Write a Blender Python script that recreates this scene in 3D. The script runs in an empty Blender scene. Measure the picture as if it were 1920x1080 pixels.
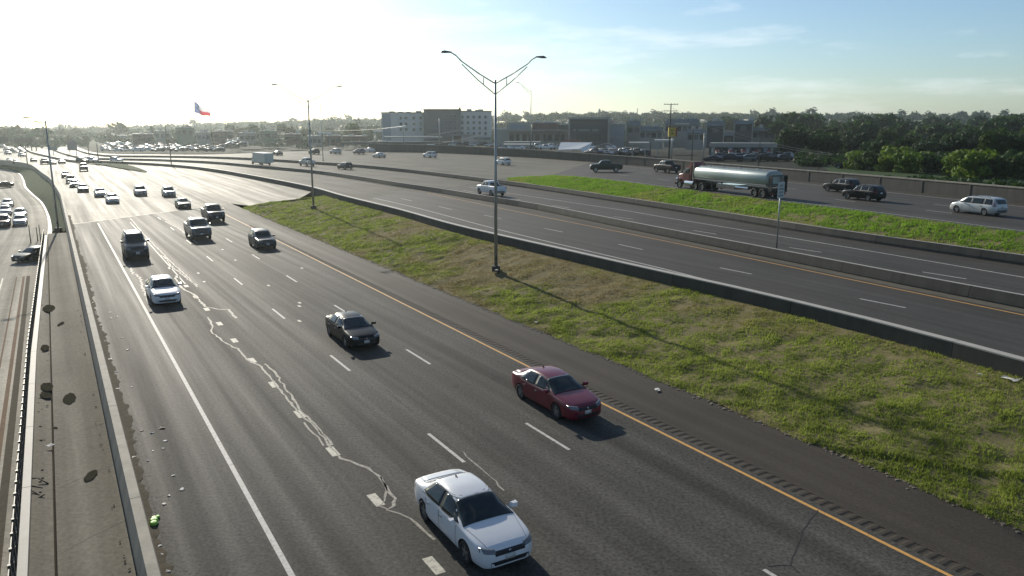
import bpy, bmesh, math, random
import numpy as np
from mathutils import Vector, Matrix
from mathutils.bvhtree import BVHTree
from mathutils.geometry import tessellate_polygon

R = math.radians
random.seed(7); rng = np.random.default_rng(7)
S = bpy.context.scene
COL = S.collection

# ------------------------------------------------------------------ camera
FPX, YH, CAMH = 1450.0, 238.0, 11.65
PITCH = math.atan((540 - YH) / FPX)
cd = bpy.data.cameras.new('camera'); cam = bpy.data.objects.new('camera', cd); COL.objects.link(cam)
cam.location = (0, 0, CAMH); cam.rotation_euler = (math.pi / 2 - PITCH, 0, 0)
cd.sensor_width = 36; cd.lens = FPX / 1920 * 36; cd.clip_start = .5; cd.clip_end = 9000
S.camera = cam

# ------------------------------------------------------------------ sky, sun, exposure
SUN_EL, SUN_AZ = R(21.8), R(-27.3)        # azimuth measured from +Y towards +X
W = bpy.data.worlds.new('World'); S.world = W; W.use_nodes = True
nt = W.node_tree; nt.nodes.clear()
out = nt.nodes.new('ShaderNodeOutputWorld'); bg = nt.nodes.new('ShaderNodeBackground')
sky = nt.nodes.new('ShaderNodeTexSky'); sky.sky_type = 'NISHITA'; sky.sun_disc = False
sky.sun_elevation = SUN_EL; sky.sun_rotation = SUN_AZ
sky.air_density = 1.0; sky.dust_density = .6; sky.ozone_density = 2.0; sky.altitude = 150
tc = nt.nodes.new('ShaderNodeTexCoord'); mp = nt.nodes.new('ShaderNodeMapping'); mp.inputs['Scale'].default_value = (1, 1, 5.5)
nz = nt.nodes.new('ShaderNodeTexNoise'); nz.inputs['Scale'].default_value = 4.2; nz.inputs['Detail'].default_value = 7; nz.inputs['Roughness'].default_value = .62
cr = nt.nodes.new('ShaderNodeValToRGB'); cr.color_ramp.elements[0].position = .52; cr.color_ramp.elements[1].position = .74
cr.color_ramp.elements[1].color = (.5, .5, .5, 1)
hv = nt.nodes.new('ShaderNodeMixRGB'); hv.blend_type = 'MIX'
hv.inputs[2].default_value = (11.5, 11.8, 12.2, 1)
nt.links.new(tc.outputs['Generated'], mp.inputs[0]); nt.links.new(mp.outputs[0], nz.inputs['Vector'])
nt.links.new(nz.outputs['Fac'], cr.inputs[0]); nt.links.new(cr.outputs[0], hv.inputs[0])
tn = nt.nodes.new('ShaderNodeMixRGB'); tn.blend_type = 'MULTIPLY'; tn.inputs[0].default_value = 1; tn.inputs[2].default_value = (.865, .995, 1.11, 1)
nt.links.new(sky.outputs[0], tn.inputs[1]); nt.links.new(tn.outputs[0], hv.inputs[1]); nt.links.new(hv.outputs[0], bg.inputs[0])
bg.inputs[1].default_value = .088
nt.links.new(bg.outputs[0], out.inputs[0])
sd = bpy.data.lights.new('sun', 'SUN'); sun = bpy.data.objects.new('sun', sd); COL.objects.link(sun)
sd.energy = 5.0; sd.angle = R(.53); sd.color = (1, .925, .79)
sdir = Vector((math.sin(SUN_AZ) * math.cos(SUN_EL), math.cos(SUN_AZ) * math.cos(SUN_EL), math.sin(SUN_EL)))
sun.rotation_euler = sdir.to_track_quat('Z', 'Y').to_euler(); sun.location = (0, 0, 60)
S.view_settings.view_transform = 'Standard'; S.view_settings.look = 'None'
S.view_settings.gamma = 1; S.view_settings.use_curve_mapping = False; S.view_settings.exposure = 0.25
S.render.engine = 'CYCLES'
S.cycles.max_bounces = 5; S.cycles.diffuse_bounces = 2; S.cycles.glossy_bounces = 3
S.cycles.transmission_bounces = 3; S.cycles.transparent_max_bounces = 6; S.cycles.volume_bounces = 0
S.cycles.use_denoising = True; S.cycles.sample_clamp_indirect = 6

# ------------------------------------------------------------------ survey: photo pixel -> point at height z
def P(px, py, z=0.0):
    dx, dv = (px - 960) / FPX, (py - 540) / FPX
    dy, dz = math.cos(PITCH) - dv * math.sin(PITCH), -math.sin(PITCH) - dv * math.cos(PITCH)
    k = (z - CAMH) / dz
    return Vector((dx * k, dy * k, z))
def PD(px, py, Y):                       # point at forward distance Y seen at px, py
    dx, dv = (px - 960) / FPX, (py - 540) / FPX
    dy, dz = math.cos(PITCH) - dv * math.sin(PITCH), -math.sin(PITCH) - dv * math.cos(PITCH)
    return Vector((dx * Y / dy, Y, CAMH + dz * Y / dy))
U = Vector((-.509, .861, 0)).normalized(); N = Vector((U.y, -U.x, 0))
def ST(s, t, z=0.0): return Vector((U.x * s + N.x * t, U.y * s + N.y * t, z))
def toST(p): return p.x * U.x + p.y * U.y, p.x * N.x + p.y * N.y
HEAD = math.atan2(U.y, U.x)              # heading of the road going away

# ------------------------------------------------------------------ object helpers
def tag(o, label=None, cat=None, group=None, kind=None):
    if label: o['label'] = label
    if cat: o['category'] = cat
    if group: o['group'] = group
    if kind: o['kind'] = kind
    return o
def empty(name, loc=(0, 0, 0), rz=0.0):
    o = bpy.data.objects.new(name, None); COL.objects.link(o); o.location = loc; o.rotation_euler = (0, 0, rz)
    o.empty_display_size = .3; return o
def link(name, me, parent=None, loc=None):
    o = bpy.data.objects.new(name, me); COL.objects.link(o)
    if parent: o.parent = parent
    if loc is not None: o.location = loc
    return o
def kids(o): return [c for c in bpy.data.objects if c.parent == o]
def mesh(name, V, F, mats=(), smooth=False, mi=None):
    me = bpy.data.meshes.new(name); me.from_pydata([tuple(v) for v in V], [], F)
    for m in (mats if isinstance(mats, (list, tuple)) else [mats]): me.materials.append(m)
    if mi is not None: me.polygons.foreach_set('material_index', mi)
    if smooth: me.polygons.foreach_set('use_smooth', [True] * len(me.polygons))
    me.update(); return me
class MB:
    """collects simple shapes into one mesh"""
    def __init__(s): s.V = []; s.F = []; s.M = []; s.mi = 0
    def add(s, V, F):
        b = len(s.V); s.V += [tuple(v) for v in V]; s.F += [tuple(i + b for i in f) for f in F]; s.M += [s.mi] * len(F); return s
    def box(s, x0, x1, y0, y1, z0, z1, M=None):
        V = [(x, y, z) for z in (z0, z1) for y in (y0, y1) for x in (x0, x1)]
        if M is not None: V = [M @ Vector(v) for v in V]
        return s.add(V, [(0, 2, 3, 1), (4, 5, 7, 6), (0, 1, 5, 4), (2, 6, 7, 3), (0, 4, 6, 2), (1, 3, 7, 5)])
    def cbox(s, c, d, M=None): return s.box(c[0] - d[0] / 2, c[0] + d[0] / 2, c[1] - d[1] / 2, c[1] + d[1] / 2, c[2] - d[2] / 2, c[2] + d[2] / 2, M)
    def tube(s, a, b, ra, rb=None, n=8, caps=True):
        a, b = Vector(a), Vector(b); rb = ra if rb is None else rb
        q = (b - a).to_track_quat('Z', 'Y'); V = []
        for c, r in ((a, ra), (b, rb)):
            for i in range(n):
                t = 2 * math.pi * i / n; V.append(c + q @ Vector((r * math.cos(t), r * math.sin(t), 0)))
        F = [(i, (i + 1) % n, n + (i + 1) % n, n + i) for i in range(n)]
        if caps: F += [tuple(range(n - 1, -1, -1)), tuple(range(n, 2 * n))]
        return s.add(V, F)
    def lathe(s, prof, n=16, M=None, axis='y'):          # prof: (r, h) rings round an axis
        V = []
        for r, h in prof:
            for i in range(n):
                t = 2 * math.pi * i / n; a, b = r * math.cos(t), r * math.sin(t)
                v = Vector((a, h, b)) if axis == 'y' else (Vector((a, b, h)) if axis == 'z' else Vector((h, a, b)))
                V.append(M @ v if M is not None else v)
        F = [(j * n + i, j * n + (i + 1) % n, (j + 1) * n + (i + 1) % n, (j + 1) * n + i) for j in range(len(prof) - 1) for i in range(n)]
        if prof[0][0] > 1e-6: F.append(tuple(range(n)))
        if prof[-1][0] > 1e-6: F.append(tuple(range((len(prof) - 1) * n, len(prof) * n)))
        return s.add(V, F)
    def poly(s, pts, z0, z1):                            # vertical prism over xy outline
        n = len(pts); V = [(p[0], p[1], z0) for p in pts] + [(p[0], p[1], z1) for p in pts]
        return s.add(V, [tuple(range(n - 1, -1, -1)), tuple(range(n, 2 * n))] + [(i, (i + 1) % n, n + (i + 1) % n, n + i) for i in range(n)])
    def me(s, name, mats, smooth=False): return mesh(name, s.V, s.F, mats, smooth, s.M)
    def obj(s, name, mats, parent=None, smooth=False, loc=None): return link(name, s.me(name, mats, smooth), parent, loc)

# ------------------------------------------------------------------ materials
MATS = {}
def nodes(name):
    m = bpy.data.materials.new(name); m.use_nodes = True; t = m.node_tree
    b = t.nodes['Principled BSDF']; MATS[name] = m; return m, t, b
def nd(t, kind, **kw):
    n = t.nodes.new(kind)
    for k, v in kw.items():
        if k in n.inputs.keys(): n.inputs[k].default_value = v
        else: setattr(n, k, v)
    return n
def plain(name, col, rough=.6, metal=0.0, coat=0.0, var=.12, scale=3.0, spec=.5, bump=0.0):
    m, t, b = nodes(name)
    b.inputs['Roughness'].default_value = rough; b.inputs['Metallic'].default_value = metal
    b.inputs['Coat Weight'].default_value = coat; b.inputs['Coat Roughness'].default_value = .06
    b.inputs['Specular IOR Level'].default_value = spec
    c = nd(t, 'ShaderNodeTexCoord'); n = nd(t, 'ShaderNodeTexNoise', Scale=scale, Detail=5.0, Roughness=.65)
    mx = nd(t, 'ShaderNodeMixRGB'); mx.inputs[1].default_value = tuple(x * (1 - var) for x in col) + (1,)
    mx.inputs[2].default_value = tuple(min(1, x * (1 + var)) for x in col) + (1,)
    t.links.new(c.outputs['Object'], n.inputs['Vector']); t.links.new(n.outputs['Fac'], mx.inputs[0]); t.links.new(mx.outputs[0], b.inputs['Base Color'])
    if bump:
        bp = nd(t, 'ShaderNodeBump', Strength=bump, Distance=.05); t.links.new(n.outputs['Fac'], bp.inputs['Height']); t.links.new(bp.outputs[0], b.inputs['Normal'])
    return m
def road_mat(name, col, col2, rough, spec, fine=22.0, streak=.35, lanes=False, patch=.5, bump=.35):
    """asphalt / concrete: aggregate speckle, blotches, lengthwise wear from the UVs (u along, v across, metres)"""
    m, t, b = nodes(name)
    c = nd(t, 'ShaderNodeTexCoord')
    n1 = nd(t, 'ShaderNodeTexNoise', Scale=fine, Detail=3.0, Roughness=.7)
    n2 = nd(t, 'ShaderNodeTexNoise', Scale=.16, Detail=5.0, Roughness=.6)
    n0 = nd(t, 'ShaderNodeTexNoise', Scale=5.0, Detail=4.0, Roughness=.7)
    mp = nd(t, 'ShaderNodeMapping'); mp.inputs['Scale'].default_value = (.02, 1.05, 1)
    n3 = nd(t, 'ShaderNodeTexNoise', Scale=1.0, Detail=4.0, Roughness=.55)
    for n in (n1, n2, n0): t.links.new(c.outputs['Object'], n.inputs['Vector'])
    t.links.new(c.outputs['UV'], mp.inputs[0]); t.links.new(mp.outputs[0], n3.inputs['Vector'])
    def ramp(src, a, bb, lo, hi):
        r = nd(t, 'ShaderNodeMapRange'); r.inputs[1].default_value = a; r.inputs[2].default_value = bb; r.inputs[3].default_value = lo; r.inputs[4].default_value = hi
        t.links.new(src, r.inputs[0]); return r.outputs[0]
    f1 = ramp(n1.outputs['Fac'], .3, .7, 1 - patch, 1 + patch); f2 = ramp(n2.outputs['Fac'], .3, .7, .86, 1.16); f3 = ramp(n3.outputs['Fac'], .3, .7, 1 - streak, 1 + streak)
    f0 = ramp(n0.outputs['Fac'], .3, .7, .9, 1.1)
    def mul(a, bb):
        x = nd(t, 'ShaderNodeMath', operation='MULTIPLY'); t.links.new(a, x.inputs[0]); t.links.new(bb, x.inputs[1]); return x.outputs[0]
    f = mul(mul(f1, f0), mul(f2, f3))
    if lanes:      # wheel tracks and the oil drip line of each lane (period 3.83 m)
        sx = nd(t, 'ShaderNodeSeparateXYZ'); t.links.new(c.outputs['UV'], sx.inputs[0])
        a1 = nd(t, 'ShaderNodeMath', operation='MULTIPLY_ADD'); a1.inputs[1].default_value = 2 * math.pi / 1.915; a1.inputs[2].default_value = -2.98 * 2 * math.pi / 1.915; t.links.new(sx.outputs[1], a1.inputs[0])
        c1 = nd(t, 'ShaderNodeMath', operation='COSINE'); t.links.new(a1.outputs[0], c1.inputs[0]); f = mul(f, ramp(c1.outputs[0], -1, 1, 1.07, .93))
        a2 = nd(t, 'ShaderNodeMath', operation='MULTIPLY_ADD'); a2.inputs[1].default_value = 2 * math.pi / 3.83; a2.inputs[2].default_value = -4.87 * 2 * math.pi / 3.83; t.links.new(sx.outputs[1], a2.inputs[0])
        c2 = nd(t, 'ShaderNodeMath', operation='COSINE'); t.links.new(a2.outputs[0], c2.inputs[0]); f = mul(f, ramp(c2.outputs[0], .55, 1, 1.0, .84))
        n5 = nd(t, 'ShaderNodeTexNoise', Scale=.9, Detail=2.0); t.links.new(c.outputs['Object'], n5.inputs['Vector']); f = mul(f, ramp(n5.outputs['Fac'], .66, .74, 1.0, .82))
    mx = nd(t, 'ShaderNodeMixRGB'); mx.inputs[1].default_value = col + (1,); mx.inputs[2].default_value = col2 + (1,)
    t.links.new(n3.outputs['Fac'], mx.inputs[0])
    vm = nd(t, 'ShaderNodeVectorMath', operation='SCALE'); t.links.new(mx.outputs[0], vm.inputs[0]); t.links.new(f, vm.inputs['Scale'])
    t.links.new(vm.outputs[0], b.inputs['Base Color'])
    rr = ramp(n3.outputs['Fac'], .3, .7, rough + .06, rough - .06); t.links.new(rr, b.inputs['Roughness'])
    b.inputs['Specular IOR Level'].default_value = spec
    if bump:
        bp = nd(t, 'ShaderNodeBump', Strength=bump, Distance=.02); t.links.new(n1.outputs['Fac'], bp.inputs['Height']); t.links.new(bp.outputs[0], b.inputs['Normal'])
    return m
def paint_line(name, col, wear=.45):
    m, t, b = nodes(name); c = nd(t, 'ShaderNodeTexCoord'); n = nd(t, 'ShaderNodeTexNoise', Scale=6.0, Detail=8.0, Roughness=.8)
    r = nd(t, 'ShaderNodeValToRGB'); r.color_ramp.elements[0].position = wear - .14; r.color_ramp.elements[1].position = wear + .1
    r.color_ramp.elements[0].color = (.075, .07, .065, 1); r.color_ramp.elements[1].color = col + (1,)
    t.links.new(c.outputs['Object'], n.inputs['Vector']); t.links.new(n.outputs['Fac'], r.inputs[0]); t.links.new(r.outputs[0], b.inputs['Base Color'])
    b.inputs['Roughness'].default_value = .7; b.inputs['Specular IOR Level'].default_value = .22; return m
def leaf_mat(name, a, bcol, scale=.35, trans=.4):
    m, t, b = nodes(name); c = nd(t, 'ShaderNodeTexCoord'); n = nd(t, 'ShaderNodeTexNoise', Scale=scale, Detail=3.0)
    oi = nd(t, 'ShaderNodeObjectInfo'); ad = nd(t, 'ShaderNodeMath', operation='MULTIPLY_ADD'); ad.inputs[1].default_value = .6; 
    t.links.new(oi.outputs['Random'], ad.inputs[0]); t.links.new(n.outputs['Fac'], ad.inputs[2])
    sb = nd(t, 'ShaderNodeMath', operation='SUBTRACT'); sb.inputs[1].default_value = .3; t.links.new(ad.outputs[0], sb.inputs[0])
    r = nd(t, 'ShaderNodeValToRGB'); r.color_ramp.elements[0].position = .25; r.color_ramp.elements[1].position = .75
    r.color_ramp.elements[0].color = a + (1,); r.color_ramp.elements[1].color = bcol + (1,)
    t.links.new(c.outputs['Object'], n.inputs['Vector']); t.links.new(sb.outputs[0], r.inputs[0]); t.links.new(r.outputs[0], b.inputs['Base Color'])
    b.inputs['Roughness'].default_value = .7; b.inputs['Specular IOR Level'].default_value = .25
    tr = nd(t, 'ShaderNodeBsdfTranslucent'); t.links.new(r.outputs[0], tr.inputs[0])
    ms = nd(t, 'ShaderNodeMixShader'); ms.inputs[0].default_value = trans
    o = t.nodes['Material Output']; t.links.new(b.outputs[0], ms.inputs[1]); t.links.new(tr.outputs[0], ms.inputs[2]); t.links.new(ms.outputs[0], o.inputs[0])
    return m
def grass_mat(name, green, dry, dark):
    m, t, b = nodes(name); at = nd(t, 'ShaderNodeAttribute', attribute_name='dry')
    c = nd(t, 'ShaderNodeTexCoord'); n = nd(t, 'ShaderNodeTexNoise', Scale=.8, Detail=7.0, Roughness=.75); t.links.new(c.outputs['Object'], n.inputs['Vector'])
    m1 = nd(t, 'ShaderNodeMixRGB'); m1.inputs[1].default_value = dark + (1,); m1.inputs[2].default_value = green + (1,)
    rp = nd(t, 'ShaderNodeMapRange'); rp.inputs[1].default_value = .35; rp.inputs[2].default_value = .65; t.links.new(n.outputs['Fac'], rp.inputs[0]); t.links.new(rp.outputs[0], m1.inputs[0])
    m2 = nd(t, 'ShaderNodeMixRGB'); m2.inputs[2].default_value = dry + (1,); t.links.new(m1.outputs[0], m2.inputs[1]); t.links.new(at.outputs['Fac'], m2.inputs[0])
    t.links.new(m2.outputs[0], b.inputs['Base Color']); b.inputs['Roughness'].default_value = .8; b.inputs['Specular IOR Level'].default_value = .2
    tr = nd(t, 'ShaderNodeBsdfTranslucent'); t.links.new(m2.outputs[0], tr.inputs[0]); ms = nd(t, 'ShaderNodeMixShader'); ms.inputs[0].default_value = .58
    o = t.nodes['Material Output']; t.links.new(b.outputs[0], ms.inputs[1]); t.links.new(tr.outputs[0], ms.inputs[2]); t.links.new(ms.outputs[0], o.inputs[0])
    return m

def stained(name, col, var, sc, rough=.8):
    m = plain(name, col, rough, var=var, scale=sc, bump=.15, spec=.25); t = m.node_tree; b = t.nodes['Principled BSDF']; src = b.inputs['Base Color'].links[0].from_socket
    c = nd(t, 'ShaderNodeTexCoord'); mp = nd(t, 'ShaderNodeMapping'); mp.inputs['Scale'].default_value = (1.1, 1.1, .12); n = nd(t, 'ShaderNodeTexNoise', Scale=1.0, Detail=6.0, Roughness=.7)
    t.links.new(c.outputs['Object'], mp.inputs[0]); t.links.new(mp.outputs[0], n.inputs['Vector'])
    rr = nd(t, 'ShaderNodeMapRange'); rr.inputs[1].default_value = .42; rr.inputs[2].default_value = .62; rr.inputs[3].default_value = 1.06; rr.inputs[4].default_value = .80; t.links.new(n.outputs['Fac'], rr.inputs[0])
    vm = nd(t, 'ShaderNodeVectorMath', operation='SCALE'); t.links.new(src, vm.inputs[0]); t.links.new(rr.outputs[0], vm.inputs['Scale']); t.links.new(vm.outputs[0], b.inputs['Base Color']); return m
ASPH = road_mat('asphalt', (.056, .054, .048), (.073, .070, .062), .735, .06, fine=9.0, patch=.5, streak=.24, lanes=True)
ASPH2 = road_mat('smooth_asphalt', (.046, .043, .038), (.058, .054, .047), .72, .10, fine=14.0, patch=.22, streak=.14)
SHLD = road_mat('shoulder_asphalt', (.048, .042, .034), (.060, .052, .042), .75, .09, fine=12.0, patch=.25, streak=.15)
CONC = road_mat('road_concrete', (.15, .139, .112), (.19, .176, .144), .63, .0155, fine=5.0, patch=.12, streak=.22, bump=.15)
CONCL = road_mat('frontage_concrete', (.30, .275, .225), (.37, .34, .28), .85, .05, fine=5.0, patch=.14, streak=.25, bump=.15)
RIP = road_mat('slope_concrete', (.132, .118, .090), (.178, .160, .126), .9, .1, fine=7.0, patch=.22, streak=.12, bump=.3)
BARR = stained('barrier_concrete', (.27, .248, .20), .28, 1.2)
BARRD = stained('weathered_shaded_concrete', (.062, .059, .049), .3, .9)  # weather streaks; base darkened further to paint in the shade of the faces
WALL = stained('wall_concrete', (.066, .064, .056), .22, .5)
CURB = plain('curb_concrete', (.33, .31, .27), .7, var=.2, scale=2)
DIRT = plain('roadside_dirt', (.088, .075, .055), .95, var=.5, scale=5, bump=.15, spec=.05)
GROUND = plain('dry_ground', (.07, .075, .04), .95, var=.4, scale=.03, spec=.03)
SOIL = plain('turf_soil', (.17, .145, .075), .95, var=.5, scale=1.5, bump=.6, spec=.05)
EMBK = plain('embankment_turf', (.05, .075, .035), .95, var=.45, scale=.6, bump=.4, spec=.03)
LOT = plain('lot_asphalt', (.034, .037, .030), .9, var=.4, scale=.08, spec=.03)
LINE_W = paint_line('white_road_paint', (.46, .45, .41), .41)
LINE_WW = paint_line('worn_white_paint', (.50, .47, .38), .42)
LINE_Y = paint_line('yellow_road_paint', (.55, .30, .085), .38)
SEAL = paint_line('crack_sealant', (.32, .30, .25), .47)
DARKCRACK = plain('dark_crack', (.012, .012, .011), .9, var=.2)
STEEL = plain('galvanised_steel', (.30, .31, .30), .45, metal=.6, var=.15, scale=2)
DSTEEL = plain('dark_steel', (.035, .037, .036), .5, metal=.3, var=.2)
WOOD = plain('weathered_pole_wood', (.06, .05, .04), .9, var=.3)
GLASS = plain('car_glass', (.020, .026, .024), .07, spec=.45, var=.85, scale=2.2)  # strong blotchy tone painted in for soft reflections on the glass
TYRE = plain('tyre_rubber', (.012, .012, .012), .85, var=.2)
RIM = plain('alloy_rim', (.32, .33, .34), .3, metal=.85, var=.1)
BLACKP = plain('black_plastic', (.012, .012, .013), .5, var=.15)
CHROME = plain('chrome', (.6, .6, .6), .12, metal=1.0, var=.05)
LAMPG = plain('headlight_lens', (.13, .14, .15), .12, spec=.8, var=.2, scale=9)
TAILR = plain('tail_light', (.22, .012, .012), .2, spec=.6, var=.15, scale=9)
PLATE = plain('licence_plate', (.5, .5, .48), .4, var=.1)
PAINT = {k: plain(k + '_car_paint', c, .32, metal=mt, coat=.04 if max(c) < .05 else .3, var=.05, scale=1.5, spec=.18 if max(c) < .05 else .45) for k, c, mt in (
    ('white', (.62, .63, .64), 0), ('cherry', (.125, .003, .016), .0), ('black', (.006, .008, .009), .0), ('charcoal', (.035, .038, .042), .3),
    ('silver', (.40, .42, .42), .3), ('darkgreen', (.014, .028, .024), .2), ('grey', (.11, .115, .12), .4), ('navy', (.018, .022, .04), .3), ('maroon', (.11, .006, .013), .0), ('tan', (.22, .19, .14), .3))}
LEAF = [leaf_mat('leaf_dark', (.012, .034, .010), (.030, .062, .014)), leaf_mat('leaf_mid', (.020, .050, .012), (.050, .088, .018)), leaf_mat('leaf_light', (.075, .14, .012), (.16, .22, .026))]
LEAFFAR = leaf_mat('far_leaf', (.014, .044, .020), (.028, .068, .028), scale=.02, trans=.2)
BARK = plain('bark', (.05, .04, .03), .95, var=.3)
GRASS = grass_mat('grass_blades', (.34, .41, .07), (.215, .168, .075), (.10, .14, .028))
GRASS2 = grass_mat('lush_grass_blades', (.21, .35, .035), (.28, .27, .07), (.13, .235, .025))

# ------------------------------------------------------------------ polylines, ribbons, sweeps
def smooth_path(pts, step=4.0):
    pts = [Vector(p) for p in pts]; q = [pts[0] * 2 - pts[1]] + pts + [pts[-1] * 2 - pts[-2]]; o = []
    for i in range(1, len(q) - 2):
        p0, p1, p2, p3 = q[i - 1:i + 3]; n = max(1, min(40, int((p2 - p1).length / step)))
        for k in range(n):
            t = k / n
            # chord-length friendly Catmull-Rom
            m1 = (p2 - p0) * ((p2 - p1).length / max(1e-6, (p2 - p1).length + (p1 - p0).length)); m2 = (p3 - p1) * ((p2 - p1).length / max(1e-6, (p3 - p2).length + (p2 - p1).length))
            o.append(p1 * (2 * t ** 3 - 3 * t ** 2 + 1) + m1 * (t ** 3 - 2 * t ** 2 + t) + p2 * (-2 * t ** 3 + 3 * t ** 2) + m2 * (t ** 3 - t ** 2))
    o.append(pts[-1].copy()); return o
def cum(path):
    c = [0.0]
    for a, b in zip(path, path[1:]): c.append(c[-1] + (b - a).length)
    return c
def at(path, c, d):
    d = max(0.0, min(c[-1], d)); lo = 0
    import bisect
    i = min(len(c) - 2, max(0, bisect.bisect_right(c, d) - 1)); f = (d - c[i]) / max(1e-9, c[i + 1] - c[i])
    return path[i].lerp(path[i + 1], f)
def resample(path, n):
    c = cum(path); return [at(path, c, c[-1] * i / (n - 1)) for i in range(n)]
def sub(path, d0, d1, step=3.0):
    c = cum(path); n = max(2, int((d1 - d0) / step) + 1); return [at(path, c, d0 + (d1 - d0) * i / (n - 1)) for i in range(n)]
def side(path, i):
    a, b = path[max(0, i - 1)], path[min(len(path) - 1, i + 1)]; d = (b - a); d.z = 0; d.normalize(); return Vector((d.y, -d.x, 0))
def offset(path, o, dz=0.0): return [p + side(path, i) * o + Vector((0, 0, dz)) for i, p in enumerate(path)]
def ribbon_me(name, A, B, mat, m=1, dz=0.0, bumpf=None):
    n = len(A); V = []; F = []; UV = []
    ca = cum(A)
    for i in range(n):
        w = (B[i] - A[i]).length
        for j in range(m + 1):
            p = A[i].lerp(B[i], j / m); z = dz + (bumpf(p, i / (n - 1), j / m) if bumpf else 0)
            V.append((p.x, p.y, p.z + z)); UV.append((ca[i], w * j / m))
    for i in range(n - 1):
        for j in range(m): F.append((i * (m + 1) + j, i * (m + 1) + j + 1, (i + 1) * (m + 1) + j + 1, (i + 1) * (m + 1) + j))
    me = mesh(name, V, F, mat); uv = me.uv_layers.new(name='UVMap')
    for l in me.loops: uv.data[l.index].uv = UV[l.vertex_index]
    if me.polygons and me.polygons[0].normal.z < 0: me.flip_normals()
    return me
def ribbon(name, A, B, mat, parent=None, n=60, m=1, dz=0.0, bumpf=None):
    return link(name, ribbon_me(name, resample(A, n), resample(B, n), mat, m, dz, bumpf), parent)
def strip(name, path, w, mat, parent=None, dz=.004):
    return link(name, ribbon_me(name, offset(path, -w / 2), offset(path, w / 2), mat, 1, dz), parent)
def sweep_me(name, path, prof, mat):
    V = []; F = []; k = len(prof); n = len(path)
    for i, p in enumerate(path):
        s = side(path, i)
        for o, z in prof: V.append(p + s * o + Vector((0, 0, z)))
    for i in range(n - 1):
        for j in range(k): F.append((i * k + j, i * k + (j + 1) % k, (i + 1) * k + (j + 1) % k, (i + 1) * k + j))
    F += [tuple(range(k - 1, -1, -1)), tuple(range((n - 1) * k, n * k))]
    me = mesh(name, V, F, mat); return me
def sheet(name, pts, mat, parent=None, kind='structure'):
    tr = tessellate_polygon([[Vector((p.x, p.y, 0)) for p in pts]])
    me = mesh(name, pts, [tuple(t) for t in tr], mat); bm = bmesh.new(); bm.from_mesh(me)
    for f in bm.faces:
        if f.normal.z < 0: f.normal_flip()
    bm.to_mesh(me); bm.free(); uv = me.uv_layers.new(name='UVMap')
    for l in me.loops:
        s, t = toST(me.vertices[l.vertex_index].co); uv.data[l.index].uv = (s, t)
    o = link(name, me, parent)
    if parent is None: tag(o, kind=kind)
    return o
def pxpath(pts, z=None, step=4.0, ext0=0.0):
    w = [P(p[0], p[1], p[2] if len(p) > 2 else z) for p in pts]
    if ext0: d = (w[0] - w[1]).normalized(); w = [w[0] + d * ext0] + w
    return smooth_path(w, step)

# survey lines (photo pixel, z); from the right edge of the photo to the far left
def zs(pts, zz):                                         # zz: [(px, z)...] descending px, interpolated
    o = []
    for x, y in pts:
        z = zz[-1][1]
        if x >= zz[0][0]: z = zz[0][1]
        else:
            for (xa, za), (xb, zb) in zip(zz, zz[1:]):
                if xb <= x <= xa: z = za + (zb - za) * (xa - x) / (xa - xb); break
        o.append((x, y, z))
    return o
ZML = [(480, 1.9), (400, 1.5), (330, .9), (240, .35), (150, .12), (60, .1)]
FARV = [(46, 272), (60, 258), (80, 248.5)]
MBp = zs([(1920, 706), (1690, 640), (1350, 553), (1240, 528), (1000, 470), (859, 436), (751, 404), (642, 375.5), (586, 358.5), (480, 336.5), (400, 322), (330, 313.5), (240, 307.5), (190, 305.5), (155, 305.5), (125, 302), (95, 296), (55, 285)] + FARV, ZML)
CBp = zs([(1920, 577), (1711, 536), (1484, 490), (1240, 441), (1000, 391.5), (927, 379.5), (832, 363), (751, 350.5), (670, 337), (586, 325), (480, 315), (400, 307.5), (300, 302.5), (220, 300.5), (165, 299), (130, 293), (98, 281), (84, 268), (84, 257), (90, 248)], ZML)
FBp = zs([(1920, 497), (1594, 449), (1475, 430), (1332, 406), (1200, 385), (1000, 354), (927, 344), (859, 335), (751, 322), (670, 314), (588, 308), (512, 303), (450, 299.5), (380, 297), (300, 295.5), (200, 294), (150, 284.5), (122, 268), (108, 256.5), (100, 247.5)], ZML)
ZFR = [(600, 3.7), (520, 3.0), (450, 2.3), (380, 1.8), (300, 1.2), (200, .6), (150, .3), (100, .15)]
WBp = zs([(1920, 382), (1677, 357), (1475, 337), (1222, 313), (1000, 296), (950, 293), (830, 287), (730, 284.5), (600, 282.5), (520, 285), (450, 288), (380, 290), (300, 289.5), (200, 288), (160, 281), (130, 267), (114, 256), (106, 247.5)], ZFR)
MB_ = pxpath(MBp, ext0=60); CB_ = pxpath(CBp, ext0=60); FB_ = pxpath(FBp, ext0=60); WB_ = pxpath(WBp, ext0=70)
def near_idx(path, px, py, z):
    q = P(px, py, z); return min(range(len(path)), key=lambda i: (path[i] - q).length_squared)

# ------------------------------------------------------------------ setting: ground, hills, roads
def flat(name, pts, mat): return sheet(name, [Vector(p) for p in pts], mat)
flat('ground', [(-4500, -300, -3.2), (4500, -300, -3.2), (4500, 6000, -3.2), (-4500, 6000, -3.2)], GROUND)

# near carriageway (straight): asphalt from behind the camera to the concrete joint
SB = lambda t: 107 + .8 * t
def st_rib(name, t0, t1, s0, mat, parent=None, s1=None, z0=0.0, z1=0.0, n=80):
    A = [ST(s0, t0, z0), ST(SB(t0) if s1 is None else s1, t0, z0)]; B = [ST(s0, t1, z1), ST(SB(t1) if s1 is None else s1, t1, z1)]
    return ribbon(name, A, B, mat, parent, n)
HW = tag(st_rib('highway_asphalt', 1.40, 19.74, -25, ASPH), kind='structure')
st_rib('shoulder_asphalt', 20.20, 23.6, -25, SHLD, HW)
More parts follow.
